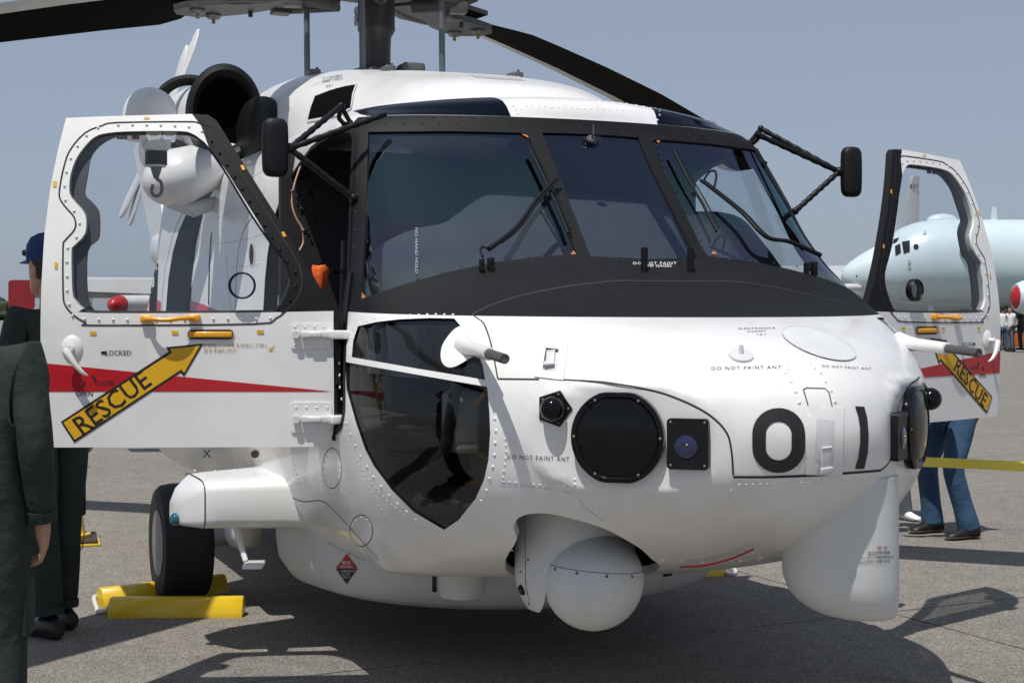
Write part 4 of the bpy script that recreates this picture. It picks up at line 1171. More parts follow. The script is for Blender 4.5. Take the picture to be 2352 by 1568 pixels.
# gas strut and black seal behind the starboard hinge line
for sgn in (-1, 1):
    G().tube([(-.02, sgn * 1.16, 1.30), (-.06, sgn * 1.13, 1.45), (-.10, sgn * 1.10, 1.60)], .014, 10).tube([(.0, sgn * 1.17, 1.18), (-.02, sgn * 1.165, 1.33)], .02, 10).obj('door_strut', BLACK2, HELI)
    G().box((-.025, sgn * 1.165, 1.19), (.03, .03, .5), None, .006).obj('post_seal', BLACK2, HELI)

# ================================================================== upper decks
def se(x, zc, hw, ht, hb, n=2.6, m_=40, yc=0.0):
    out = []
    for k in range(m_):
        a = 2 * math.pi * k / m_; c_, s_ = math.cos(a), math.sin(a)
        out.append((x, yc + hw * math.copysign(abs(c_) ** (2 / n), c_), zc + (ht if s_ > 0 else hb) * math.copysign(abs(s_) ** (2 / n), s_)))
    return out
def smooth_sections(secs, k=5):
    A_ = np.array(secs, float); x = A_[:, 0]; o = np.argsort(x); A_ = A_[o]; x = A_[:, 0]
    f = [pchip(x, A_[:, i]) for i in range(1, A_.shape[1])]
    xs = np.unique(np.concatenate([np.linspace(x[i], x[i + 1], k + 1) for i in range(len(x) - 1)]))
    return [(q, *[float(g_(q)) for g_ in f]) for q in xs]
# doghouse: (x, half width, top z, n)
DG = [(-.70, .16, 2.375, 2.2), (-.74, .30, 2.425, 2.3), (-.82, .40, 2.475, 2.4), (-.95, .475, 2.515, 2.5), (-1.2, .56, 2.575, 2.6), (-1.6, .64, 2.645, 2.7), (-2.0, .71, 2.715, 2.8),
      (-2.4, .79, 2.775, 2.9), (-2.75, .83, 2.83, 3.0), (-3.0, .84, 2.86, 3.0), (-3.6, .82, 2.90, 3), (-4.4, .74, 2.88, 2.8), (-5.4, .55, 2.75, 2.6), (-6.2, .35, 2.55, 2.4)]
rg = []
for x_, hw, zt, n_ in smooth_sections(DG, 4):
    zb = 2.2; zc = 2.30
    rg.append(se(x_, zc, hw, zt - zc, .12, n_, 48))
gD = G().loft(rg); gD.obj('engine_deck_cowling', WHITE, HELI)
DB = BVHTree.FromPolygons([tuple(v) for v in gD.v], gD.f)
def bvmap(bv):
    def f(pts, off):
        P_, N_ = [], []
        for q in pts:
            o, d = ray(*q); loc, nn, i, di = bv.ray_cast(o, d)
            if loc is None: loc, nn, i, di = bv.find_nearest(o + d * 8)
            if nn.dot(d) > 0: nn = -nn
            P_.append(loc + nn * off); N_.append(nn)
        return P_, N_
    return f
dgm = bvmap(DB)
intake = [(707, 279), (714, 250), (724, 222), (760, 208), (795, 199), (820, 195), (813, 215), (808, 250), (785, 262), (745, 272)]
decal('oil_cooler_intake', intake, DEEP, .004, step=10, mapper=dgm)  # flat patch, no recess: the shade inside the opening is painted black
ipx = intake + [intake[0]]
P_, N_ = dgm(dens(ipx, 8, False), .006); ribbon('intake_lip', P_, N_, .012, WHITE3)
lettering('stencil', 'エンジン防氷弁電磁弁は', (764, 178), (4.2, -.6), (0, -7), INKG, dgm, .004); lettering('stencil', '6.2.1', (757, 198), (8, -1), (0, -9), INKG, dgm, .004)
lettering('stencil', '始動前確認プラグを取付けよ', (764, 185), (3.6, -.6), (0, -7), INKG, dgm, .004)
decal('tan_filler_cap', cat2([(698, 167), (712, 158), (728, 154), (722, 162), (706, 168)], 3, True), INKT, .004, step=8, mapper=dgm)
lou = [(1085, 172), (1200, 178), (1195, 187), (1105, 183)]
for k in range(14):
    a = k / 13; q0 = (1078 + 108 * a, 171 + 7 * a); decal('louvre', [q0, (q0[0] + 5, q0[1] + .3), (q0[0] + 20, q0[1] + 9), (q0[0] + 15, q0[1] + 9)], WHITE3, .006, step=8, mapper=dgm)
for x_, y_ in ((-2.2, -.28), (-1.55, .18), (-2.9, -.5)):
    loc = DB.ray_cast(Vector((x_, y_, 4)), Vector((0, 0, -1)))[0]
    if loc: G().box((loc.x, loc.y, loc.z + .008), (.10, .06, .03), None, .008).tube([loc + Vector((0, .02, .02)), loc + Vector((0, .02, .04))], .008, 8).obj('deck_latch', STEEL, HELI)
# roof edge fairing rail seen above the starboard door
pr = [px(*q) for q in ((905, 228), (860, 234), (822, 247), (790, 262), (760, 285), (733, 312), (705, 350), (682, 388))]
for sgn in (-1, 1):
    pp_ = [Spt((-sgn * q[0] * -1 if sgn < 0 else -q[0], q[1]), .010)[0] for q in pr]
    G().tube(cat(pp_, 5), .0055, 8).obj('rain_gutter', WHITE3, HELI)

# ---- engines: barrel, black inlet, inboard lobe
def engine(sgn):
    f = lambda p: Vector((p[0], sgn * p[1], p[2]))
    axd = f((1.0, .10, -.02)).normalized(); c = f((-3.0, .985, 2.573))
    G().lathe([(.165, -.02), (.182, .02), (.208, .038), (.232, .027), (.243, -.01), (.243, -.10), (.235, -.16), (.165, -.16)], c, axd, 48, sx=.88, sy=1.15, closed=True).obj('engine_inlet', RUBBER, HELI)
    G().lathe([(.168, -.05), (.11, -.30), (.001, -.32)], c, axd, 32, sx=.88, sy=1.15).obj('inlet_throat', DEEP, HELI)
    rg_ = []
    for x_, hw, ht in smooth_sections([(-3.14, .18, .21), (-3.3, .21, .23), (-3.7, .24, .24), (-4.2, .24, .23), (-4.9, .2, .2), (-5.2, .16, .15)], 3):
        rg_.append([(p[0], sgn * p[1], p[2]) for p in se(x_, 2.57, hw, ht, ht, 2.3, 32, .98)])
    G().loft(rg_).obj('engine_cowling', WHITE, HELI)
    rg_ = []
    for x_, hw, ht in smooth_sections([(-2.55, .02, .04), (-2.60, .06, .10), (-2.68, .085, .16), (-2.8, .105, .20), (-3.0, .115, .22), (-3.3, .12, .22)], 3):
        rg_.append([(p[0], sgn * p[1], p[2]) for p in se(x_, 2.45, hw, ht, ht, 2.2, 28, .80)])
    G().loft(rg_).obj('inlet_lobe', RUBBER, HELI)
    G().lathe([(.165, -.03), (.20, .035), (.225, .0), (.215, -.05)], f((-3.3, 1.13, 2.60)), f((1, .25, 0)), 40, closed=True).obj('inlet_ring', RUBBER, HELI)
engine(-1); engine(1)

# ---- rescue hoist and its fairing (starboard)
rg_ = []
pa, pb_ = onp(372, 420, 0, -3.05), onp(520, 366, 0, -3.15); pax = (pb_ - pa).normalized(); psd = pax.cross(Vector((0, 0, 1))).normalized(); pup = psd.cross(pax)
for t_ in np.linspace(0, 1, 26) ** 1.8:
    r_ = .165 * (1 - (1 - min(1, t_ / .36)) ** 2) ** .5 * (1 - .38 * max(0, (t_ - .3) / .7))
    r_ = max(r_, .0005); c = pa - pax * .10 + (pb_ - pa + pax * .2) * t_
    rg_.append([c + (psd * math.cos(a) * 1.25 + pup * math.sin(a)) * r_ for a in np.linspace(0, 2 * math.pi, 32, endpoint=False)])
G().loft(rg_).obj('hoist_fairing', WHITE, HELI)
g = G().tube([pa + pup * -.12 + psd * .0, pa + pup * -.20 + pax * .12, pb_ + pup * -.22], [.03, .045, .03], 12); g.obj('fairing_foot', WHITE3, HELI)
hc = onp(345, 262, 1, -1.50)
G().lathe([(.001, .185), (.025, .183), (.05, .176), (.075, .163), (.1, .142), (.12, .113), (.134, .078), (.142, .035), (.144, -.01), (.140, -.05), (.125, -.085), (.001, -.10)], hc + Vector((0, 0, -.05)), (0, 0, 1), 36).obj('hoist_drum_cover', WHITE, HELI)
G().box((hc.x + .0, hc.y + .03, hc.z - .14), (.12, .14, .10), None, .03).tube([hc + Vector((0, .03, -.16)), hc + Vector((0, .03, -.27))], [.052, .050], 20).obj('hoist_housing', WHITE3, HELI)
G().tube([hc + Vector((0, .03, -.19)), hc + Vector((0, .03, -.26))], .056, 20).obj('hoist_band', BLACK2, HELI)
hk = hc + Vector((0, .03, -.30))
g = G().tube([hk + Vector((0, 0, .04)), hk, hk - Vector((0, 0, .03))], [.034, .022, .012], 14)
g.tube(cat([hk - Vector((0, 0, .03)), hk + Vector((0, .026, -.05)), hk + Vector((0, .026, -.10)), hk + Vector((0, 0, -.12)), hk + Vector((0, -.022, -.10)), hk + Vector((0, -.016, -.06))], 4), .009, 8)
g.obj('hoist_hook', STEEL, HELI)
G().tube([hc + Vector((.0, .05, .0)), Vector((-3.1, -1.05, 2.42))], .035, 12).obj('hoist_arm', BLACK2, HELI)

# ---- rotor mast and head
MX = -3.31
G().lathe([(.112, 3.45), (.112, 3.18), (.115, 3.165), (.108, 3.15), (.090, 3.12), (.086, 3.05), (.086, 2.96), (.095, 2.92), (.115, 2.89), (.12, 2.80)][::-1], (MX, 0, 0), (0, 0, 1), 48).obj('rotor_mast', MAST, HELI)
G().lathe([(.20, 2.86), (.19, 2.90), (.13, 2.92), (.11, 2.93)], (MX + .02, 0, 0), (0, 0, 1), 32).obj('mast_base', STEEL, HELI)
G().box((MX + .18, .16, 2.90), (.16, .14, .08), None, .02).box((MX + .14, .30, 2.88), (.1, .12, .04), None, .01).obj('mast_fitting', STEEL, HELI)
def wl(X, Z, z):            # world -> local
    d = np.array([X, Z]) - C2; return Vector((float(d @ F2), float(d @ P2), z))
for u, Zd in ((704, 9.2), (831, 8.72), (1014, 8.95)):
    a = wl((u + 2 - CX) / FPX * Zd, Zd, 2.80); b = wl((u - CX) / FPX * Zd, Zd, 3.42)
    G().tube([a, b], .0185, 14).obj('pitch_rod', RODM, HELI)
    G().tube([b - Vector((0, 0, .12)), b - Vector((0, 0, .03))], .021, 14).obj('rod_collar', STEEL, HELI)
HUBZ = 3.42
hub = G().lathe([(.001, -.06), (.20, -.055), (.34, -.03), (.36, 0), (.34, .05), (.2, .12), (.001, .14)], (MX, 0, HUBZ), (0, 0, 1), 40)
hub.obj('swashplate', HUBM, HELI)
for k in range(4):
    aa = R(158 + 92 * k) - HANG + .55
    pv = Vector((math.cos(aa), math.sin(aa), 0))
    G().tube([Vector((MX, 0, HUBZ)) + pv * .22 + Vector((0, 0, -.10)), Vector((MX, 0, HUBZ)) + pv * .46 + Vector((0, 0, -.07)), Vector((MX, 0, HUBZ)) + pv * .62 + Vector((0, 0, -.02))], [.045, .055, .035], 14).obj('scissor_link', HUBM, HELI)
    G().box((0, 0, 0), (.12, .09, .07), Matrix.Translation(Vector((MX, 0, HUBZ)) + pv * .50 + Vector((0, 0, -.10))) @ Matrix.Rotation(aa, 4, 'Z'), .012).tube([Vector((MX, 0, HUBZ)) + pv * .44 + Vector((0, 0, -.16)), Vector((MX, 0, HUBZ)) + pv * .44 + Vector((0, 0, .02))], .014, 10).obj('hub_lug', STEEL, HELI)
def blade(az, root, droop, name='rotor_blade', cuff_rot=0.0):
    """az in world degrees; blade with twist, cuff and damper, built along +x then turned"""
    e = bpy.data.objects.new(name, None)
    ang_ = R(az) - HANG
    M = Matrix.Translation((MX, 0, HUBZ)) @ Matrix.Rotation(ang_, 4, 'Z')
    def sec(r_, ch, tw, th, xo=0.0):
        z0 = -.0006 * droop * r_ ** 2.6 + (.03 if r_ > .5 else 0)
        out = []
        for k in range(20):
            a = 2 * math.pi * k / 20; cx_ = math.cos(a); t_ = math.sin(a)
            x_ = cx_ * .5 * ch; z_ = t_ * th * (.55 + .45 * cx_) * .5
            ct, st = math.cos(R(tw)), math.sin(R(tw))
            out.append(M @ Vector((r_, x_ * ct - z_ * st + xo, z0 + x_ * st + z_ * ct)))
        return out
    rings = [sec(1.25, .16, root, .06), sec(1.35, .20, root, .055), sec(1.55, .42, root, .055), sec(1.75, .53, root - 1, .05), sec(2.2, .53, root - 2, .048), sec(3.2, .53, root - 4, .048), sec(4.5, .53, root - 7, .048), sec(6.2, .53, root - 10, .045), sec(8.0, .53, root - 14, .04), sec(8.18, .40, root - 14, .02)]
    b = G().loft(rings).obj('rotor_blade', BLADE, HELI)
    le = [[p + (q - p) * 0 for p, q in zip(r_, r_)] for r_ in rings]
    # strip along the leading edge: sunlit upper face put into its pale colour
    st = []
    for r_ in rings[3:]:
        c_ = sum(r_, Vector()) / len(r_)
        st.append([c_ + (p - c_) * 1.03 for p in (r_[17], r_[18], r_[19], r_[0], r_[1], r_[2], r_[3], r_[4])])
    G().loft(st, cap=False, closed=False).obj('lit_leading_edge_strip', BLADEL, b, fix=False)
    # cuff: grey forked plate with two bolts below
    g = G().prism([(.30, -.07), (.55, -.10), (.80, -.10), (1.0, -.16), (1.25, -.17), (1.38, -.12), (1.44, 0), (1.38, .12), (1.25, .17), (1.0, .16), (.80, .10), (.55, .10), (.30, .07)], lambda a, c_, d: M @ Vector((a, c_, -.055 + d)), .04)
    g.prism([(.30, -.07), (.80, -.10), (1.25, -.15), (1.35, 0), (1.25, .15), (.80, .10), (.30, .07)], lambda a, c_, d: M @ Vector((a, c_, .045 + d)), .03)
    cu = g.obj('blade_cuff', HUBM, HELI, smooth=False)
    for x_, y_ in ((1.22, -.09), (1.22, .09)):
        G().lathe([(.001, -.03), (.035, -.03), (.05, -.012), (.05, 0)], M @ Vector((x_, y_, -.055)), (0, 0, 1), 20).obj('cuff_washer', STEEL, cu)
        G().tube([M @ Vector((x_, y_, -.115)), M @ Vector((x_, y_, -.08))], .012, 8).obj('cuff_bolt', mat('olive_bolt', (.25, .23, .05), .4) if 'olive_bolt' not in MATS else MATS['olive_bolt'], cu)
    g = G().tube([M @ Vector((.25, .12, -.01)), M @ Vector((.6, .16, -.02)), M @ Vector((.95, .16, -.02))], [.035, .05, .03], 16)
    g.tube([M @ Vector((.35, -.16, -.06)), M @ Vector((.7, -.16, -.05))], .03, 12).box(tuple(M @ Vector((.75, -.14, -.03))), (.12, .12, .10), None, .01).tube([M @ Vector((.95, -.1, -.09)), M @ Vector((.95, -.1, .14))], .015, 8)
    g.obj('blade_damper', MAST, cu)
blade(158, 17, 4.5); blade(65.2, 9, 3.0); blade(242, 10, 1.0); blade(-22, 10, 1.0)

# ---- tail rotor far behind on the starboard side, tail boom and fin (mostly hidden)
rg_ = []
for x_, hw, ht in smooth_sections([(-5.2, .34, .42), (-6.0, .26, .34), (-8, .2, .26), (-10.5, .13, .20), (-11.3, .11, .18)], 3):
    rg_.append(se(x_, 1.95 + .03 * (-5 - x_), hw, ht, ht, 2.2, 28))
G().loft(rg_).obj('tail_boom', WHITE, HELI)
G().prism([(-10.3, 2.0), (-11.4, 2.1), (-12.9, 3.4), (-12.2, 3.5), (-10.9, 2.6)], lambda a, b, d: (a, -.06 + d, b), .12).obj('tail_fin', WHITE, HELI)
TRC = wl((367 - CX) / FPX * 18.0, 18.0, EYE - HZ + (717 - 290) / FPX * 18.0)
def tb(p0, p1, r0=.11):
    a = wl((p0[0] - CX) / FPX * 18.0, 18.0, H + (717 - p0[1]) / FPX * 18); b = wl((p1[0] - CX) / FPX * 18.2, 18.2, H + (717 - p1[1]) / FPX * 18.2)
    ax_ = (b - a).normalized(); sd = ax_.cross(Vector((.35, -.93, 0))).normalized(); th_ = ax_.cross(sd)
    rings = []
    for t_, w_ in ((0, .03), (.06, .05), (.2, r0), (.8, r0), (.95, .07), (1, .02)):
        c_ = a.lerp(b, t_); rings.append([c_ + sd * w_ * math.cos(k) * .75 + th_ * .022 * math.sin(k) for k in np.linspace(0, 2 * math.pi, 12, endpoint=False)])
    G().loft(rings).obj('tail_rotor_blade', BLADEL, HELI)
tb((367, 300), (457, 68)); tb((380, 280), (430, 105)); tb((362, 315), (276, 500), .09); tb((355, 310), (297, 518), .09)
G().tube([TRC, TRC + Vector((0, 1.4, -.3))], .08, 12).obj('tail_rotor_shaft', STEEL, HELI)
# stabilator seen past the door window
st_ = [wl(*(lambda q: (q.x, q.y))(wpt(u, v, 15.5)), 0) for u, v in ((195, 650), (340, 650))]
a = wpt(192, 640, 15.5); b = wpt(420, 640, 15.5)
A1 = wl(a.x, a.y, H + (717 - 640) / FPX * 15.5); B1 = wl(b.x, b.y, H + (717 - 640) / FPX * 15.5)
G().loft([[A1, A1 + Vector((-.3, 0, .02)), A1 + Vector((-.4, 0, -.10)), A1 + Vector((0, 0, -.13))], [B1, B1 + Vector((-.5, 0, .02)), B1 + Vector((-.6, 0, -.14)), B1 + Vector((0, 0, -.17))]]).obj('stabilator', WHITE, HELI)
# towed magnetometer body, red and white, on its side pylon
mb = wpt(252, 700, 11.5); mloc = wl(mb.x, mb.y, H + (717 - 700) / FPX * 11.5)
G().lathe([(.001, 0), (.045, .03), (.07, .10), (.075, .14)], mloc, (-.75, .65, 0), 24).obj('magnetometer_nose', RED, HELI)
G().lathe([(.075, .14), (.08, .5), (.07, .8), (.04, 1.0), (.001, 1.02)], mloc, (-.75, .65, 0), 24).obj('magnetometer_body', WHITE, HELI)

# ---- cabin side seen through the starboard window
cw = [(492, 432), (458, 455), (432, 485), (412, 530), (398, 580), (388, 640), (382, 716), (380, 760), (436, 760), (437, 700), (441, 640), (450, 560), (468, 480)]
decal('cabin_window', cw, CABWIN, .004, step=10)
seam('window_frame', [(500, 425), (455, 447), (424, 480), (400, 530), (386, 585), (377, 640), (372, 716)], .02, WHITE, .006)
seam('door_track', [(486, 535), (482, 600), (480, 700)], .02, CABWIN, .003)
decal('small_oval_port', [(579 + 5 * math.cos(a), 584 + 24 * math.sin(a)) for a in np.linspace(0, 2 * math.pi, 20, endpoint=False)], GAP, .004, step=6)
decal('oval_port_rim', [(579 + 8 * math.cos(a), 584 + 29 * math.sin(a)) for a in np.linspace(0, 2 * math.pi, 20, endpoint=False)], WHITE3, .002, step=6)
decal('red_flash', [(343, 676), (343, 720), (372, 720), (372, 695), (356, 684)], RED, .003, step=8); decal('red_flash', [(437, 690), (437, 760), (600, 760), (520, 722), (470, 700)], RED, .0025, step=10)
decal('aft_window', [(352, 605), (364, 604), (360, 716), (345, 716), (346, 640)], CABWIN, .004, step=8)
for l_ in ([(500, 560), (560, 550), (625, 530)], [(520, 590), (530, 717)], [(498, 500), (560, 475), (610, 440)], [(545, 420), (535, 520)], [(600, 400), (560, 520)], [(530, 615), (600, 605)], [(530, 712), (600, 710)], [(640, 370), (590, 400), (540, 440)], [(598, 600), (598, 716)]):
    rivets(l_, 6.5, .0045); seam('panel_seam', l_, .004, WHITE3)
for l_ in ([(600, 470), (560, 530), (545, 600), (540, 717)],): seam('panel_gap', l_, .006)
# lower cabin under the door
rivets([(560, 1040), (590, 1090), (600, 1110)], 7, .004); rivets([(620, 1030), (640, 1080)], 7, .004); rivets([(525, 1035), (560, 1085)], 7, .004)
decal('round_port', [(587 + 9 * math.cos(a), 1042 + 9 * math.sin(a)) for a in np.linspace(0, 2 * math.pi, 20, endpoint=False)], GAP, .004, step=6)
lettering('stencil', 'X', (475, 1041), (26, 0), (0, -26), INK)
# ---- main gear fairing with step and lamp (both sides), strut and wheel
def gear(sgn):
    f = lambda p: Vector((p[0], sgn * p[1], p[2]))
    rings = []
    for y_, x0_, x1_, zt, zb in ((1.00, -.92, -1.60, .735, .49), (1.15, -.95, -1.58, .733, .50), (1.42, -1.01, -1.50, .725, .51), (1.47, -1.02, -1.48, .720, .51), (1.485, -1.035, -1.46, .715, .512), (1.54, -1.13, -1.42, .665, .515), (1.565, -1.19, -1.40, .605, .52)):
        cx_ = (x0_ + x1_) / 2; hx = (x0_ - x1_) / 2; zc = (zt + zb) / 2; hz = (zt - zb) / 2; r_ = []; nq = 5.5
        for k in range(36):
            a = 2 * math.pi * k / 36; c_, s_ = math.cos(a), math.sin(a); n_ = nq
            r_.append(f((cx_ + hx * math.copysign(abs(c_) ** (2 / n_), c_), y_, zc + hz * math.copysign(abs(s_) ** (2 / n_), s_))))
        rings.append(r_)
    fair = G().loft(rings).obj('gear_fairing', WHITE, HELI)
    sm = []
    g = G()
    ring = [f((-1.2575 + .236 * math.copysign(abs(math.cos(a)) ** .364, math.cos(a)), 1.478, .615 + .108 * math.copysign(abs(math.sin(a)) ** .364, math.sin(a)))) for a in np.linspace(0, 2 * math.pi, 36)]
    G().tube(ring, .0022, 6, cap=False).obj('fairing_seam', GAP, fair)
    G().ball(f((-1.20, 1.575, .545)), .028, 18, (1.1, .8, 1)).obj('navigation_lamp', TEAL, fair)
    g = G().tube([f((-1.12, 1.33, .54)), f((-1.06, 1.31, .42)), f((-1.03, 1.30, .37))], [.017, .013, .012], 10)
    for k in range(6): G().dome(f((-1.06 - .07 * k, 1.05 + .08 * k, .736 - .001 * k)), (0, 0, 1), .007, .006).obj('fastener', WHITE3, fair)
    M = Matrix.Translation(f((-1.0, 1.27, .355))) @ Matrix.Rotation(sgn * .35, 4, 'Z')
    g.box((0, 0, 0), (.13, .085, .014), M, .003)
    for k in range(7): g.box((-.055 + k * .018, 0, .010), (.007, .082, .008), M)
    g.obj('boarding_step', WHITE, fair)
    wc = f((-2.45, 1.33, .255))
    t = G().lathe([(.165, -.115), (.225, -.128), (.275, -.122), (.297, -.10), (.305, -.05), (.306, 0), (.305, .05), (.297, .10), (.275, .122), (.225, .128), (.165, .115)], wc, (0, 1, 0), 56, closed=False)
    t.obj('tyre', TYRE, HELI)
    G().lathe([(.001, .10 * sgn), (.05, .105 * sgn), (.06, .085 * sgn), (.14, .09 * sgn), (.165, .118 * sgn), (.170, .121 * sgn)] if sgn > 0 else [(.001, .10), (.05, .105), (.06, .085), (.14, .09), (.165, .118), (.170, .121)], wc, (0, sgn if sgn > 0 else -1, 0), 40).obj('wheel_rim', mat('wheel_grey', (.22, .22, .23), .5, noise=.3) if 'wheel_grey' not in MATS else MATS['wheel_grey'], HELI)
    g = G().tube([f((-2.45, 1.20, .26)), f((-2.45, 1.0, .30)), f((-2.0, .9, .62))], [.05, .06, .07], 16).tube([f((-2.2, 1.02, .30)), f((-1.75, 1.12, .62))], [.07, .085], 18).ball(f((-2.12, 1.08, .34)), .09, 18)
    g.obj('gear_strut', WHITE3, HELI)
    G().tube([f((-2.14, 1.06, .36)), f((-2.12, 1.065, .375))], .095, 20).obj('strut_ring', GAP, HELI)
gear(-1); gear(1)

seam('fairing_seal', [(604, 1081), (626, 1106), (647, 1154), (661, 1188), (690, 1215), (727, 1241), (770, 1268), (830, 1290)], .010, GAP, .003)
# ---- belly radar, small aerial, camera turret, data-link radome
g = G().lathe([(.001, .165), (.66, .17), (.90, .19), (1.01, .235), (1.06, .31), (1.072, .40), (1.072, .52), (.95, .53)], (-1.30, 0, 0), (0, 0, 1), 96)
g.obj('belly_radome', WHITE2, HELI)
RBV = BVHTree.FromPolygons([tuple(v) for v in g.v], g.f); rbm = bvmap(RBV)
decal('warning_diamond', [(797, 1271), (822, 1304), (772, 1304)], RED, .003, step=9, mapper=rbm); decal('warning_diamond', [(772, 1305), (822, 1305), (797, 1340)], INK, .003, step=9, mapper=rbm)
lettering('warning_lettering', '警告', (797, 1291), (11, 0), (0, -11), INKW, rbm, .005); lettering('warning_lettering', '電波放射障害', (797, 1300), (5, 0), (0, -5), INKW, rbm, .005)
for i, b_ in enumerate(('レーダ電波放射中は', '20m以内に', '近寄るな')): lettering('warning_lettering', b_, (797, 1310 + i * 7), (4.6, 0), (0, -5.5), INKW, rbm, .005)
decal('black_patch', [(993, 1310), (1003, 1311), (1003, 1358), (993, 1357)], INK, .003, step=8, mapper=rbm); decal('black_patch', [(1522, 1297), (1543, 1296), (1543, 1320), (1522, 1324)], INK, .003, step=8, mapper=rbm)
G().lathe([(.001, .300), (.075, .302), (.088, .312), (.093, .335), (.097, .42), (.098, .52)], (-.215, -.60, 0), (0, 0, 1), 40).obj('small_radome', WHITE2, HELI)
G().lathe([(.001, .50), (.05, .50), (.10, .53), (.12, .58), (.12, .66)], (.55, .55, 0), (0, 0, 1), 28, sy=.6).obj('belly_aerial', WHITE2, HELI)

TC = Vector((.70, -.455, .518)); RB_ = .177
tyaw = R(-4)
MT = Matrix.Translation(TC + Vector((-.140, -.006, .03))) @ Matrix.Rotation(tyaw, 4, 'Z')
HR = .215
def capr(z_):               # radius of the turret body at height z_ (round-bottomed cylinder)
    return HR if z_ > -.02 else math.sqrt(max(0, HR * HR - (z_ + .02) ** 2))
rg_ = []
for z_ in (.38, .235, .228, .222, .0):
    r_ = HR * (1.0 if z_ < .226 else .975)
    rg_.append([MT @ Vector((r_ * math.cos(a), r_ * math.sin(a), z_)) for a in np.linspace(0, 2 * math.pi, 48, endpoint=False)])
G().loft(rg_).obj('turret_head', WHITE2, HELI)
G().lathe([(.30, .40), (.30, .42), (.001, .42)], MT @ Vector((0, 0, 0)), (0, 0, 1), 32).obj('turret_bay_roof', DARKINT, HELI)
for sd in (-1, 1):
    rings = []
    for z_ in (.002, -.02, -.06, -.10, -.125, -.14, -.149):
        r_ = capr(z_); yi = .158
        if r_ <= yi + .010: r_ = yi + .010
        am = math.acos(yi / r_); lp = []
        for a in np.linspace(-am, am, 18): lp.append(MT @ Vector((r_ * math.sin(a), sd * r_ * math.cos(a), z_)))
        for t_ in np.linspace(1, -1, 10)[1:-1]: lp.append(MT @ Vector((r_ * math.sin(am) * t_, sd * yi, z_)))
        rings.append(lp)
    arm_ = G().loft(rings, cap=True).obj('turret_arm', WHITE2, HELI)
    if sd < 0:
        def tp(a, z_, o_=0): r_ = capr(z_) + o_; return MT @ Vector((r_ * math.sin(a), -r_ * math.cos(a), z_))
        nn_ = MT.to_3x3() @ Vector((.05, -.95, -.3))
        g = G().lathe([(.001, .006), (.010, .007), (.015, .008), (.019, .003), (.020, -.004)], tp(.1, -.075), nn_, 20); g.obj('turret_lens', GLOSSB, arm_)
        g = G()
        for a, z_ in ((-.1, .22), (.0, .06), (.35, .04), (.12, -.01), (.2, -.12)): g.dome(tp(a, z_, -.001), tp(a, z_, 1) - tp(a, z_), .006, .004)
        g.obj('turret_screws', STEEL, arm_, kind='stuff')
        G().tube([tp(.28, z_, .0) for z_ in np.linspace(.25, -.11, 12)], .0013, 5).obj('turret_seam', GAP, arm_)
bl_ = G().ball(tuple(TC), RB_, 56).obj('turret_ball', WHITE2, HELI)
ring = [TC + MT.to_3x3() @ (Vector((math.cos(a), math.sin(a), .28 - .10 * math.sin(a))).normalized() * RB_ * 1.0005) for a in np.linspace(-1.65, 1.65, 50)]
G().tube(ring, .0012, 6).obj('ball_seam', STEEL, bl_)
g = G()
for a in (-1.25, -.7, -.1, .5): g.dome(TC + MT.to_3x3() @ (Vector((math.cos(a), math.sin(a), .22 - .10 * math.sin(a))).normalized() * RB_), MT.to_3x3() @ Vector((math.cos(a), math.sin(a), .2)), .006, .003)
g.obj('ball_screws', STEEL, bl_, kind='stuff')
# bay rim on the hull
rg_ = []
RC = Vector((1.11, .285, 0))
rd = (P2[0], F2[0])     # image right in local frame
rv_ = Vector((F2[0], P2[0], 0)).normalized()
for z_, r_, sh in ((.90, .196, 0), (.75, .196, 0), (.62, .196, 0), (.55, .194, .003), (.50, .186, .012), (.465, .170, .027), (.44, .151, .045), (.425, .132, .062), (.416, .110, .078), (.411, .08, .088), (.409, .02, .09)):
    c_ = RC + rv_ * sh
    rg_.append([Vector((c_.x, c_.y, z_)) + (rv_ * math.cos(a) + Vector((-rv_.y, rv_.x, 0)) * math.sin(a) * 1.15) * r_ for a in np.linspace(0, 2 * math.pi, 48, endpoint=False)])
g = G().loft(rg_); g.obj('data_link_radome', WHITE2, HELI)
dlm = bvmap(BVHTree.FromPolygons([tuple(v) for v in g.v], g.f))
wr = mat('red_ink', (.4, .05, .04), .6)
lettering('warning_lettering', '警 告', (2026, 1258), (11, -.4), (0, -10), wr, dlm, .003)
for b_, c_ in (('電波放射障害', (2018, 1269)), ('データリンク電波放射中は', (2014, 1279)), ('2m以内に近寄るな', (2008, 1289))): lettering('warning_lettering', b_, c_, (8.6 if len(b_) < 10 else 6.2, -.3), (0, -9), INKG, dlm, .003)
# red strap under the chin
sp_ = [Spt(px(*q), .02)[0] for q in ((1560, 1288), (1620, 1284), (1680, 1268), (1728, 1247))]
G().tube(cat(sp_, 4), .004, 6).obj('red_strap', RED, HELI)
RW.obj('rivets', WHITE, HELI, kind='stuff'); RB.obj('dark_rivets', BLACK2, HELI, kind='stuff')

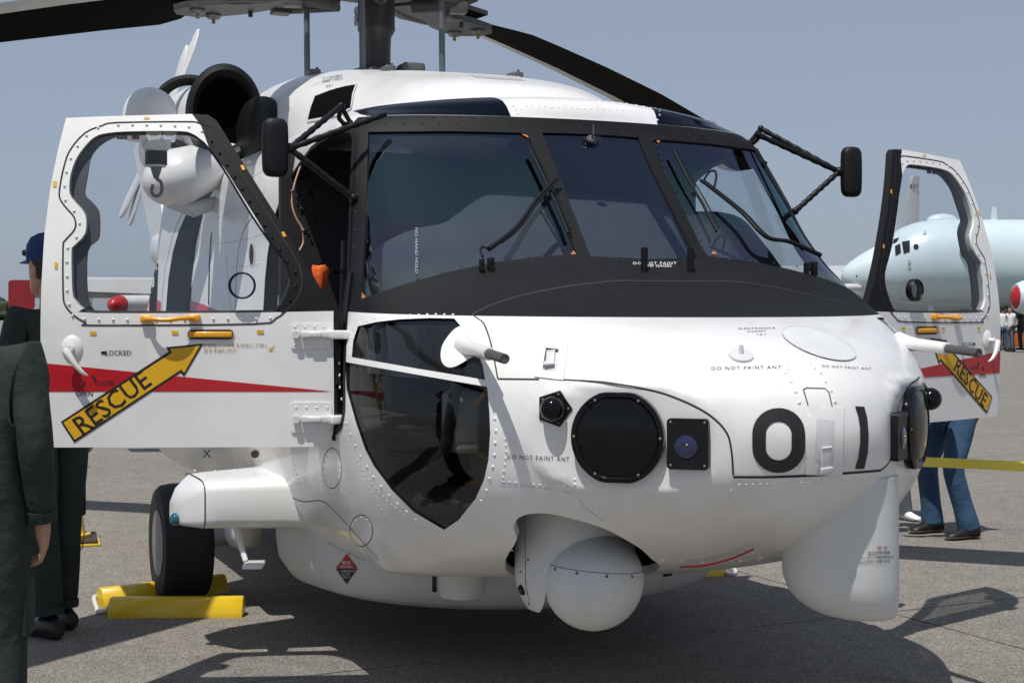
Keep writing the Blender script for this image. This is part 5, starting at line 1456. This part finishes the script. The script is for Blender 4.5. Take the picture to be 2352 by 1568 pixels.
# ================================================================== chocks, rope, cone, tape
def chock(a, b, wd, h, label, group):
    """wedge bar between two ground points"""
    a = Vector(a); b = Vector(b); t = (b - a); L_ = t.length; t.normalize(); n = Vector((-t.y, t.x, 0))
    prof = [(-wd / 2, 0), (-wd / 2, h * .28), (-wd * .20, h * .95), (-wd * .10, h), (wd * .10, h), (wd * .20, h * .95), (wd / 2, h * .28), (wd / 2, 0)]
    g = G().loft([[Vector(((k if k else 0), y, z)) for y, z in prof] for k in (0, .006, L_ - .006, L_)])
    for i in (0, 3):
        for q in range(8): p = g.v[i * 8 + q]; g.v[i * 8 + q] = Vector((p.x, p.y * .94, max(0, p.z * .95)))
    o = g.obj('wheel_chock', CHOCK, None, label=label, category='wheel chock', group=group)
    o.location = a; o.rotation_euler = (0, 0, math.atan2(t.y, t.x))
    return o
CG = 'yellow wheel chocks on the apron'
chock(gnd(254, 1414), gnd(560, 1412), .13, .095, 'yellow wheel chock in front of the left main tyre', CG)
chock(gnd(229, 1392), gnd(514, 1357), .13, .095, 'yellow wheel chock behind the left main tyre, mostly hidden by it', CG)
chock(gnd(1560, 1322), gnd(1655, 1318), .13, .095, 'yellow wheel chock peeking out right of the belly radome', CG)
chock(gnd(1500, 1296), gnd(1640, 1290), .13, .095, 'far yellow chock hidden beyond the belly radome', CG)
def rope(pts, r, label, name='rope', m=ROPE):
    g = G(); c = cat(pts, 8); g.tube(c, [r * (1 + .12 * math.sin(i * 2.2)) for i in range(len(c))], 8)
    return g.obj(name, m, None, label=label, category='rope')
a = gnd(232, 1388) + Vector((0, 0, .05)); b = gnd(258, 1405) + Vector((.0, -.02, .05))
rope([a, a + Vector((-.03, -.02, -.01)), gnd(222, 1400) + Vector((0, 0, .012)), gnd(226, 1410) + Vector((0, 0, .012)), gnd(243, 1408) + Vector((0, 0, .015)), b], .011, 'short white rope tying the two chocks at the left wheel')
a = gnd(1652, 1306) + Vector((0, 0, .06))
rope([a, gnd(1670, 1310) + Vector((0, 0, .05)), gnd(1686, 1312) + Vector((0, 0, .015)), gnd(1690, 1318) + Vector((0, 0, .012)), gnd(1672, 1322) + Vector((0, 0, .012)), gnd(1655, 1316) + Vector((0, 0, .03))], .010, 'white rope loop at the chock right of the belly radome')
def cone(p, label):
    e = empty('traffic_cone', p, .3, label=label, category='traffic cone')
    G().box((0, 0, .02), (.40, .40, .04), None, .012).obj('rubber_base', mat('brown_rubber', (.05, .035, .03), .8) if 'brown_rubber' not in MATS else MATS['brown_rubber'], e)
    G().box((0, 0, .008), (.43, .43, .016), None, .004).obj('base_rim', CHOCK, e)
    G().lathe([(.16, .04), (.16, .06), (.135, .065), (.125, .08), (.085, .36)], (0, 0, 0), (0, 0, 1), 32).obj('cone_body', CHOCK, e)
    G().lathe([(.0862, .36), (.060, .52)], (0, 0, 0), (0, 0, 1), 32).obj('reflective_band', WHITE3, e)
    G().lathe([(.060, .52), (.03, .70), (.028, .71), (.001, .71)], (0, 0, 0), (0, 0, 1), 32).obj('cone_tip', CHOCK, e)
    return e
cone(gnd(150, 1246), 'yellow traffic cone on a brown rubber base behind the standing crewman')
cone(gnd(1690, 1252), 'yellow traffic cone hidden behind the nose holding the left end of the tape')
cone(gnd(2720, 1250), 'yellow traffic cone out to the right holding the far end of the tape')
pts = [wpt(1690, 1046, 9.6), wpt(2000, 1056, 9.4), wpt(2140, 1061, 9.3), wpt(2360, 1071, 9.15), wpt(2720, 1085, 9.7)]
c = cat(pts, 10); vs = []
for i, p in enumerate(c):
    tw = .004 * math.sin(i * .9); vs += [p + Vector((0, .022 + tw, .028)), p + Vector((0, -.022 - tw, -.028))]
link('barrier_tape', mesh(vs, [(2 * i, 2 * i + 1, 2 * i + 3, 2 * i + 2) for i in range(len(c) - 1)]), None, TAPE, True, label='yellow barrier tape stretched across behind the helicopter nose', category='tape')
c = [gnd(30, 1400) + Vector((0, 0, .12)), gnd(180, 1243) + Vector((0, 0, .30))]
rope([c[0], (c[0] + c[1]) / 2 - Vector((0, 0, .03)), c[1]], .006, 'thin grey cord running down left from the yellow cone', 'cord', STEEL)

# ================================================================== people
SKIN = mat('skin', (.50, .27, .18), .5, noise=.08, nscale=30)
SUIT = mat('dark_green_flight_suit', (.018, .028, .023), .85, noise=.2, nscale=5, bump=.6, bscale=5, bdist=.06)
BOOT = mat('black_boot_leather', (.010, .010, .011), .35)
HAIR = mat('black_hair', (.010, .008, .007), .6)
CAPM = mat('navy_cap_cloth', (.010, .035, .12), .8, noise=.2, nscale=30)
JEAN = mat('blue_denim', (.030, .085, .165), .85, noise=.25, nscale=4, bump=.5, bscale=6, bdist=.05)
BLKC = mat('black_cloth', (.010, .010, .012), .85, noise=.3, nscale=10, bump=.8, bscale=9, bdist=.05)
WHTC = mat('white_cloth', (.72, .72, .74), .85, bump=.4, bscale=15)
GRYC = mat('grey_cloth', (.12, .13, .15), .85, bump=.4, bscale=15)
SHOE = mat('dark_shoe_leather', (.010, .009, .009), .45); SOLE = mat('tan_sole', (.28, .20, .14), .8)
WSHO = mat('white_shoe', (.75, .75, .76), .6)

def skin_obj(name, V_, E_, m, parent, sub=2, root=0):
    me = bpy.data.meshes.new(name); me.from_pydata([v[0] for v in V_], E_, []); me.update()
    o = bpy.data.objects.new(name, me); COL.objects.link(o)
    sk = o.modifiers.new('skin', 'SKIN'); sk.use_smooth_shade = True
    lay = me.skin_vertices[0]
    for i, v in enumerate(V_):
        r = v[1]; r = (r, r) if not isinstance(r, tuple) else r
        lay.data[i].radius = r; lay.data[i].use_root = (i == root)
    ss = o.modifiers.new('sub', 'SUBSURF'); ss.levels = sub; ss.render_levels = sub
    dg = bpy.context.evaluated_depsgraph_get(); m2 = bpy.data.meshes.new_from_object(o.evaluated_get(dg))
    bpy.data.objects.remove(o); bpy.data.meshes.remove(me)
    m2.name = name; m2.materials.clear(); m2.materials.append(m)
    return link(name, m2, parent, m, 'all')

def head_mesh(g, c, s=1.0, yaw=0.0):
    """sculpted head looking along +x"""
    rings = []
    prof = [(-.118, .022, .018, .040), (-.105, .050, .044, .046), (-.085, .066, .056, .030), (-.055, .074, .064, .018), (-.02, .082, .071, .010), (.015, .087, .075, .004), (.05, .090, .077, 0), (.085, .084, .070, -.004), (.11, .064, .052, -.006), (.122, .034, .028, -.006), (.126, .006, .006, -.006)]
    R3 = Matrix.Rotation(yaw, 3, 'Z')
    for z, rx, ry, ox in prof:
        lp = []
        for k in range(28):
            a = 2 * math.pi * k / 28; x = ox + rx * math.cos(a); y = ry * math.sin(a)
            f_ = max(0, math.cos(a)) ** 18
            if -.06 < z < .03: x += .024 * f_ * (1 - abs(z + .022) / .045 if z < .0 else .25)
            if -.105 < z < -.07: x += .006 * f_
            lp.append(Vector(c) + R3 @ Vector((x * s, y * s, z * s)))
        rings.append(lp)
    g.loft(rings)
    for sd in (-1, 1): g.ball(Vector(c) + R3 @ Vector((-.008, sd * .077, -.01)) * s, .026 * s, 12, (.75, .35, 1.25))
    return g

def person(loc, rz, J, top, legs, label, group=None, shoe=(BOOT, None), hair=HAIR, cap=False, lod=2, pose='stand', hands=True, suit=False, height=1.0):
    e = empty('person', loc, rz, label=label, category='person')
    if group: e['group'] = group
    k = height
    D = dict(pelvis=(0, 0, .96), waist=(0, 0, 1.10), chest=(.0, 0, 1.32), neck=(-.005, 0, 1.49), head=(.015, 0, 1.64),
             sl=(0, .18, 1.43), el=(-.02, .235, 1.16), wl=(.04, .245, .90), sr=(0, -.18, 1.43), er=(-.02, -.235, 1.16), wr=(.04, -.245, .90),
             hl=(0, .09, .92), kl=(.02, .10, .50), al=(-.02, .11, .09), hr=(0, -.09, .92), kr=(.02, -.10, .50), ar=(-.02, -.11, .09))
    D.update(J); P_ = {a: Vector(b) * k for a, b in D.items()}
    names = ['pelvis', 'waist', 'chest', 'neck', 'head', 'sl', 'el', 'wl', 'sr', 'er', 'wr', 'hl', 'kl', 'al', 'hr', 'kr', 'ar']
    ed = [('pelvis', 'waist'), ('waist', 'chest'), ('chest', 'neck'), ('neck', 'head'), ('chest', 'sl'), ('sl', 'el'), ('el', 'wl'), ('chest', 'sr'), ('sr', 'er'), ('er', 'wr'), ('pelvis', 'hl'), ('hl', 'kl'), ('kl', 'al'), ('pelvis', 'hr'), ('hr', 'kr'), ('kr', 'ar')]
    br = dict(pelvis=.09, waist=.08, chest=.085, neck=.055, head=.05, sl=.035, el=.032, wl=.027, sr=.035, er=.032, wr=.027, hl=.06, kl=.045, al=.035, hr=.06, kr=.045, ar=.035)
    V_ = [(P_[n_], br[n_] * k) for n_ in names]; E_ = [(names.index(a), names.index(b)) for a, b in ed]
    if hands:
        for w_, el_ in (('wl', 'el'), ('wr', 'er')):
            d = (P_[w_] - P_[el_]).normalized(); sd = 1 if w_ == 'wl' else -1
            fwd = Vector((1, 0, 0)); fwd = (fwd - d * fwd.dot(d)).normalized(); pn_ = d.cross(fwd)
            b0 = len(V_); palm = P_[w_] + d * .055 * k; V_.append((palm, (.024 * k, .036 * k))); E_.append((names.index(w_), b0))
            for fi, (off, ln) in enumerate(((.030, .075), (.011, .085), (-.009, .080), (-.028, .062))):
                b1 = len(V_); p0 = palm + d * .035 * k + fwd * off * k
                inw = Vector((0, -sd, 0)) * .25
                V_ += [(p0, .0105 * k), (p0 + (d + inw * 1.4).normalized() * ln * .5 * k, .0095 * k), (p0 + (d + inw * 1.4).normalized() * ln * .5 * k + (d * .55 + inw * 5.0).normalized() * ln * .5 * k, .0075 * k)]
                E_ += [(b0, b1), (b1, b1 + 1), (b1 + 1, b1 + 2)]
            b1 = len(V_); p0 = P_[w_] + d * .03 * k + fwd * .030 * k
            V_ += [(p0 + fwd * .012 * k, .012 * k), (p0 + fwd * .028 * k + d * .035 * k, .010 * k), (p0 + fwd * .030 * k + d * .065 * k, .008 * k)]
            E_ += [(b0, b1), (b1, b1 + 1), (b1 + 1, b1 + 2)]
    body = skin_obj('body', V_, E_, SKIN, e, lod)
    g = G(); up = (P_['head'] - P_['neck']).normalized(); head_mesh(g, P_['head'] + Vector((0, 0, .01)), k)
    bm = bmesh.new(); bm.from_mesh(body.data); mm = mesh(g.v, g.f); bm.from_mesh(mm); bm.to_mesh(body.data); bm.free(); bpy.data.meshes.remove(mm)
    body.data.polygons.foreach_set('use_smooth', [True] * len(body.data.polygons))
    # clothes
    def cloth(name, ns, es, rad, m, extra=()):
        vv = [(P_[a] if isinstance(a, str) else a, rad[i]) for i, a in enumerate(ns)]
        return skin_obj(name, vv, es, m, e, lod)
    up_n = ['waist', 'chest', 'neck', 'sl', 'el', 'wl', 'sr', 'er', 'wr', 'pelvis']
    nk = P_['chest'].lerp(P_['neck'], .62); hem = P_['pelvis'] + (P_['pelvis'] - P_['waist']) * (.85 if not suit else .1)
    w1 = P_['wl'] - (P_['wl'] - P_['el']) * .03; w2 = P_['wr'] - (P_['wr'] - P_['er']) * .03
    vs_ = [(P_['waist'], (.125 * k, .165 * k)), (P_['chest'], (.135 * k, .185 * k)), (nk, .085 * k), (P_['sl'], .078 * k), (P_['el'], .062 * k), (w1, .048 * k), (P_['sr'], .078 * k), (P_['er'], .062 * k), (w2, .048 * k), (hem, (.135 * k, .175 * k))]
    es_ = [(0, 1), (1, 2), (1, 3), (3, 4), (4, 5), (1, 6), (6, 7), (7, 8), (0, 9)]
    if suit:
        a1 = P_['al'] - (P_['kl'] - P_['al']) * .02; a2 = P_['ar'] - (P_['kr'] - P_['ar']) * .02; nb = len(vs_)
        vs_ += [(P_['hl'], .108 * k), (P_['hl'].lerp(P_['kl'], .5), .098 * k), (P_['kl'], .082 * k), (P_['kl'].lerp(P_['al'], .5), .080 * k), (a1, .070 * k), (P_['hr'], .108 * k), (P_['hr'].lerp(P_['kr'], .5), .098 * k), (P_['kr'], .082 * k), (P_['kr'].lerp(P_['ar'], .5), .080 * k), (a2, .070 * k)]
        vs_[9] = (P_['pelvis'], (.125 * k, .165 * k))
        es_ += [(9, nb), (nb, nb + 1), (nb + 1, nb + 2), (nb + 2, nb + 3), (nb + 3, nb + 4), (9, nb + 5), (nb + 5, nb + 6), (nb + 6, nb + 7), (nb + 7, nb + 8), (nb + 8, nb + 9)]
        fs_ = skin_obj('flight_suit', vs_, es_, top, e, lod, 9)
        for a, b, r_ in ((P_['wl'], P_['el'], .050), (P_['wr'], P_['er'], .050), (P_['al'], P_['kl'], .073), (P_['ar'], P_['kr'], .073)):
            d_ = (b - a).normalized(); G().tube([a + d_ * .015, a + d_ * .05], r_ * k, 18).obj('cuff', top, fs_)
        for sd in (-1, 1):
            kk = P_['hl' if sd > 0 else 'hr'].lerp(P_['kl' if sd > 0 else 'kr'], .75)
            G().box((0, 0, 0), (.12 * k, .03 * k, .18 * k), Matrix.Translation(kk + Vector((.02, sd * .075 * k, 0))), .012).obj('leg_pocket', top, fs_)
    else: skin_obj('jacket', vs_, es_, top, e, lod)
    a1 = P_['al'] - (P_['kl'] - P_['al']) * .02; a2 = P_['ar'] - (P_['kr'] - P_['ar']) * .02
    vs_ = [(P_['pelvis'] + Vector((0, 0, .03)), (.13 * k, .165 * k)), (P_['hl'], .10 * k), (P_['hl'].lerp(P_['kl'], .5), .092 * k), (P_['kl'], .075 * k), (P_['kl'].lerp(P_['al'], .5), .072 * k), (a1, .070 * k), (P_['hr'], .10 * k), (P_['hr'].lerp(P_['kr'], .5), .092 * k), (P_['kr'], .075 * k), (P_['kr'].lerp(P_['ar'], .5), .072 * k), (a2, .070 * k)]
    es_ = [(0, 1), (1, 2), (2, 3), (3, 4), (4, 5), (0, 6), (6, 7), (7, 8), (8, 9), (9, 10)]
    if not suit:
        tr_ = skin_obj('trousers', vs_, es_, legs, e, lod)
        if lod > 1:
            for a, b in (('al', 'kl'), ('ar', 'kr')):
                d_ = (P_[b] - P_[a]).normalized(); G().tube([P_[a] - d_ * .02, P_[a] + d_ * .02, P_[a] + d_ * .10, P_[a] + d_ * .22], [.074 * k, .073 * k, .068 * k, .064 * k], 20).obj('trouser_hem', legs, tr_)
    for an, kn in (('al', 'kl'), ('ar', 'kr')):
        p = P_[an]; yw = J.get('toe_' + an[1], 0) if J else 0
        R3 = Matrix.Rotation(yw, 3, 'Z'); rg_ = []
        for x_, hw, zt, zb in ((-.085, .020, .055, .015), (-.075, .036, .085, .004), (-.03, .042, .115, .002), (.03, .044, .10, .002), (.09, .048, .070, .002), (.14, .046, .055, .004), (.175, .034, .042, .010), (.188, .012, .028, .016)):
            rg_.append([Vector((p.x, p.y, 0)) + R3 @ Vector((x_ * k, hw * math.cos(a) * k, ((zt + zb) / 2 + (zt - zb) / 2 * math.sin(a)) * k)) for a in np.linspace(0, 2 * math.pi, 16, endpoint=False)])
        so_ = G().loft(rg_).obj('shoe', shoe[0], e)
        if shoe[1]:
            rg_ = [[Vector((v.x, v.y, min(v.z, .022))) for v in r_] for r_ in rg_]
            G().loft([[Vector((p.x, p.y, 0)) + (v - Vector((p.x, p.y, 0))) * 1.05 - Vector((0, 0, v.z * .05)) for v in r_] for r_ in rg_]).obj('sole', shoe[1], so_)
    hc_ = P_['head'] + Vector((0, 0, .01))
    g = G(); rg_ = []
    for z_, rx, ry, ox in ((-.05, .060, .070, -.032), (-.02, .075, .079, -.020), (.02, .088, .083, -.010), (.055, .097, .085, -.003), (.09, .091, .078, -.005), (.115, .070, .058, -.006), (.13, .036, .030, -.006), (.134, .004, .004, -.006)):
        rg_.append([hc_ + Vector(((ox + rx * math.cos(a) * (1 if z_ > .05 or math.cos(a) < 0 else .35)) * k, ry * math.sin(a) * k, z_ * k)) for a in np.linspace(0, 2 * math.pi, 24, endpoint=False)])
    g.loft(rg_).obj('hair', hair, e)
    if cap:
        g = G(); rg_ = []
        for z_, rx, ry in ((.035, .104, .092), (.06, .106, .094), (.10, .103, .090), (.135, .085, .072), (.152, .05, .042), (.157, .006, .006)):
            rg_.append([hc_ + Vector(((-.004 + rx * math.cos(a)) * k, ry * math.sin(a) * k, (z_ + .012 * math.cos(a)) * k)) for a in np.linspace(0, 2 * math.pi, 28, endpoint=False)])
        cp = g.loft(rg_).obj('cap', CAPM, e)
        rg_ = []
        for t_ in np.linspace(-1, 1, 13):
            a = t_ * 1.1; r0 = Vector((math.cos(a) * .098, math.sin(a) * .088, 0)); o_ = .085 * (1 - t_ * t_) ** .5
            rg_.append([hc_ + r0 + Vector((0, 0, .045)), hc_ + r0 + Vector((o_, 0, .030 - .0 * t_)), hc_ + r0 + Vector((o_, 0, .026)), hc_ + r0 + Vector((0, 0, .038))])
        G().loft(rg_).obj('cap_brim', CAPM, cp)
        g = G()
        g.box(tuple(hc_ + Vector((.085, 0, .075))), (.03, .15, .030), None, .01); g.obj('goggles', BLACK2, e)
    return e
p1 = gnd(118, 1452)
person(p1, R(142), dict(kr=(.03, -.09, .50), ar=(.03, -.08, .09), al=(-.09, .08, .09), kl=(-.03, .08, .50), er=(-.06, -.25, 1.17), wr=(.03, -.25, .93), head=(.03, 0, 1.645)), SUIT, SUIT, 'person in dark green flight suit and blue cap, looking left behind the open door', cap=True, suit=True, height=1.03)
person((-1.67, 4.62, 0), R(96), dict(wr=(.03, -.220, .875), er=(-.05, -.215, 1.15), sr=(0, -.16, 1.40)), SUIT, SUIT, 'person in dark green flight suit cut off by the left edge, hand hanging down', suit=True, height=.965, lod=3)
p3 = gnd(2166, 1228)
person(p3, R(205), dict(pelvis=(-.10, 0, .88), waist=(.02, 0, .98), chest=(.24, 0, 1.06), neck=(.39, 0, 1.11), head=(.50, 0, 1.15), sl=(.22, .19, 1.10), sr=(.22, -.19, 1.10), el=(.22, .30, .88), er=(.16, -.30, .88), wl=(.42, .22, .86), wr=(.38, -.22, .88),
       hl=(-.10, .10, .84), hr=(-.10, -.10, .84), kl=(.06, .16, .46), kr=(.02, -.14, .46), al=(-.04, .20, .09), ar=(-.02, -.13, .09)), BLKC, JEAN, 'person in blue jeans and black top bending down behind the right open door', shoe=(SHOE, SOLE))
person(gnd(2045, 1196), R(-60), dict(al=(.0, .16, .09)), WHTC, GRYC, 'person with white sneaker hidden behind the nose beside the bending one', shoe=(WSHO, None), height=.83)
cr = [(2303, 806, WHTC, JEAN, 'visitor in white shirt beyond the door edge, leftmost of the far group', R(60)), (2322, 808, WHTC, GRYC, 'far visitor in a white hooded top and grey trousers beside the door edge', R(200)), (2313, 800, GRYC, BLKC, 'far visitor in grey and black half hidden behind the white hooded one', R(250)),
      (2344, 803, SUIT, SUIT, 'far person in green overalls and cap at the orange table', R(170)), (2362, 805, BLKC, GRYC, 'far visitor in black just outside the right edge', R(120))]
for u, v, t_, l_, lab, rz in cr:
    person(gnd(u, v), rz, dict(wl=(.12, .22, 1.0), wr=(.05, -.24, .92)), t_, l_, lab, group='visitors far off at the right', lod=1, hands=False, shoe=(BLKC, None), height=.98, cap=('cap' in lab))
# orange table
tb_ = gnd(2345, 796); e = empty('display_table', tb_, 0, label='orange-draped display table beside the far visitors', category='table')
G().box((0, 0, .36), (2.6, .7, .70), None, .02).obj('orange_drape', mat('orange_drape_cloth', (.45, .12, .03), .8), e)
G().box((0, 0, .74), (2.7, .8, .05), None, .01).obj('tabletop', WHITE3, e)

# ================================================================== aircraft in the background
PALE = mat('pale_blue_aircraft_paint', (.58, .69, .72), .38, noise=.04, nscale=1.5, coat=.2)
GREYA = mat('grey_aircraft_paint', (.40, .43, .46), .5)
def seA(x, zc, hw, h2, n=2.0, m_=40, yc=0): return se(x, zc, hw, h2, h2, n, m_, yc)
za = 60.0
AP = empty('patrol_aircraft', (wpt(1932, 0, za).x, za, 0), R(4), label='pale blue four-engined patrol aircraft parked far behind the right door', category='aircraft')
rg_ = []
for x_, zc, r_ in smooth_sections([(0, 2.95, .05), (.10, 2.96, .28), (.5, 3.00, .60), (1.1, 3.08, .90), (1.8, 3.20, 1.16), (2.4, 3.38, 1.46), (3.3, 3.48, 1.66), (4.5, 3.50, 1.72), (8, 3.50, 1.73), (22, 3.50, 1.73), (30, 4.0, 1.2), (36, 4.6, .5)], 4):
    rg_.append(seA(x_, zc, r_ * .98, r_, 2.1))
gA = G().loft(rg_); fus = gA.obj('fuselage', PALE, AP)
AB = BVHTree.FromPolygons([tuple(v) for v in gA.v], gA.f); MA = AP.matrix_basis.copy(); MAi = MA.inverted()
def amap(pts, off):
    P_, N_ = [], []
    for u, v in pts:
        o = MAi @ Vector((0, 0, EYE)); d = MAi.to_3x3() @ Vector(((u - CX) / FPX, 1, (HY - v) / FPX))
        loc, nn, i, di = AB.ray_cast(o, d)
        if loc is None: loc, nn, i, di = AB.find_nearest(o + d * za)
        if nn.dot(d) > 0: nn = -nn
        P_.append(loc + nn * off); N_.append(nn)
    return P_, N_
for q in ([(2056, 566), (2068, 560), (2070, 580), (2057, 588)], [(2072, 556), (2090, 553), (2090, 578), (2076, 583)]):
    w_ = decal('cockpit_window', q, CABWIN, .03, step=6, mapper=amap, parent=AP)
decal('window_brow', [(2050, 552), (2066, 546), (2060, 556), (2051, 560)], CABWIN, .03, step=6, mapper=amap, parent=AP)
def circ(u, v, r): return [(u + r * math.cos(a), v + r * math.sin(a)) for a in np.linspace(0, 2 * math.pi, 16, endpoint=False)]
decal('round_port', circ(2104, 567, 6), CABWIN, .03, step=6, mapper=amap, parent=AP)
for c_ in ((2089, 601, 4), (2089, 612, 4), (1968, 634, 2.2), (2124, 535, 4)): decal('vent', circ(*c_), GREYA if c_[2] != 2.2 else GAP, .04, step=6, mapper=amap, parent=AP)
p_, n_ = amap([(2218, 580)], 0); G().ball(p_[0], .26, 20, (1, 1, 1)).obj('bubble_window', GREYA, AP)
p_, n_ = amap([(2182, 514)], 0); G().ball((p_[0].x, 0, 5.15), .55, 24, (1.2, .6, .55)).obj('dorsal_dome', PALE, AP)
G().prism([(0, 0), (.26, 0), (.22, .55), (.06, .55)], lambda a, b, d: (p_[0].x + 2.0 + a, d, 5.2 + b), .06).obj('blade_antenna', PALE, AP)
p_, n_ = amap([(1975, 660)], 0)
G().tube([p_[0], p_[0] + Vector((-.5, -.25, 0)), p_[0] + Vector((-.9, -.25, 0))], [.12, .14, .12], 12).obj('side_pod', WHITE3, AP)
# low wing, engine nacelles with red covers
G().loft([[(x_, -1.2, 2.2), (x_ + .0, -14, 2.9)] for x_ in (9.5, 12.5)], cap=False, closed=False)
G().prism([(9.0, -1.0), (10.2, -16), (11.6, -16), (13.8, -1.0)], lambda a, b, d: (a, b, 2.25 + d - .045 * b * .6), .30).obj('wing', PALE, AP)
for nx, ny in ((5.25, -4.6), (8.0, -9.5)):
    n_ = G().lathe([(.50, 0), (.62, .25), (.70, .9), (.66, 2.2), (.45, 3.4), (.1, 3.9)], (nx, ny, 2.05), (1, 0, 0), 32).obj('engine_nacelle', PALE, AP)
    G().lathe([(.001, -.16), (.25, -.13), (.42, -.02), (.50, .10), (.52, .16)], (nx, ny, 2.05), (1, 0, 0), 32).obj('red_intake_cover', RED, n_)
for lx in (3.6, 12.0):
    G().tube([(lx, -.2 if lx < 5 else -2.4, 0.5), (lx, -.2 if lx < 5 else -2.4, 2.2)], .12, 12).obj('gear_leg', WHITE3, AP)
    G().lathe([(.2, -.16), (.42, -.14), (.5, -.06), (.5, .06), (.42, .14), (.2, .16)], (lx, -.2 if lx < 5 else -2.4, .5), (0, 1, 0), 28).obj('gear_wheel', TYRE, AP)
# second aircraft: only its tail fin rises behind the first
zf = 92.0
TF = empty('distant_aircraft', (wpt(2090, 0, zf).x, zf, 0), 0, label='grey tail fin marked 433 rising behind the pale blue aircraft', category='aircraft')
z0_ = EYE + (717 - 540) / FPX * zf; z1_ = EYE + (717 - 404) / FPX * zf; pxm = zf / FPX
G().loft([[Vector(((x_) * pxm, y_, z_)) for x_, y_ in ((xa, 0), ((xa * .7 + xb * .3), -.14), (xb, 0), ((xa * .7 + xb * .3), .14))] for xa, xb, z_ in ((-26, 21, z0_), (-14, 21.5, (z0_ + z1_) / 2), (-3, 22, z1_ - .25), (-1, 23, z1_ - .1), (2, 21, z1_))]).obj('tail_fin', GREYA, TF)
G().loft([seA(x_, z0_ - 3.3, r_, r_, 2, 28) for x_, r_ in ((-14, .6), (-8, 1.4), (0, 1.5), (6, 1.0), (12, .3))]).obj('fuselage', GREYA, TF)
vs, fs = text2d('433', 14 * pxm, .01)
link('tail_number', mesh([Vector((7 * pxm + x, -.16, EYE + (717 - 428) / FPX * zf + y)) for x, y in vs], fs), TF, INKG, False)
# red panel behind the man at the left
rp = gnd(44, 1090)
e = empty('red_sign_panel', rp, 0, label='red round-cornered panel behind the man in the blue cap', category='panel')
zz = rp.y / FPX
pp_ = rr0(4 * zz, EYE + 40 * zz, 29 * zz, 34 * zz, 8 * zz, 4)
G().prism([(a, b) for a, b in pp_], lambda a, b, d: (a, d, b), .04).obj('board', mat('faded_red_board', (.26, .012, .014), .5, noise=.15), e)
G().tube([(0, .02, 0), (0, .02, EYE + 5 * zz)], .02, 10).obj('post', STEEL, e)
G().lathe([(.18, 0), (.18, .03), (.03, .05)], (0, .02, 0), (0, 0, 1), 20).obj('foot', STEEL, e)
# hangar and tree line on the horizon at the left
hz_ = 260.0
HA = empty('hangar', (wpt(250, 0, hz_).x, hz_, 0), 0, label='long beige hangar on the horizon seen through the left door window', category='hangar')
HB1 = mat('beige_hangar_wall', (.30, .27, .23), .8, noise=.15, nscale=.2); HB2 = mat('hangar_roof_grey', (.34, .35, .36), .7)
G().box((0, 12, 2.6), (34, 24, 5.2)).obj('wall', HB1, HA)
G().loft([[(-17.4, -.5, 5.2), (-17.4, 24.5, 5.2), (-17.4, 12, 7.0)], [(17.4, -.5, 5.2), (17.4, 24.5, 5.2), (17.4, 12, 7.0)]]).obj('roof', HB2, HA)
for k in range(5): G().box((-13.5 + k * 6.7, -.06, 2.0), (5.4, .12, 3.9)).obj('hangar_door', GREYA, HA)
FOL = mat('far_foliage', (.045, .06, .035), .9, noise=.4, nscale=.5)
g = G()
random.seed(3)
for k in range(260):
    x = random.uniform(-110, -72); y = 280 + random.uniform(-4, 4); h_ = random.uniform(1.0, 3.4)
    g.ball((x, y, h_ * .7), random.uniform(.8, 1.6), 8, (1.2, 1, h_ / 2))
g.obj('treeline', FOL, None, kind='stuff', label='low dark tree line on the far horizon at the left edge', category='trees')
g = G()
for k in range(300):
    x = random.uniform(70, 190); y = 330 + random.uniform(-4, 4); h_ = random.uniform(1.0, 3.6)
    g.ball((x, y, h_ * .7), random.uniform(.9, 1.8), 8, (1.3, 1, h_ / 2))
g.obj('treeline', FOL, None, kind='stuff', label='low dark tree line on the far horizon at the right', category='trees')
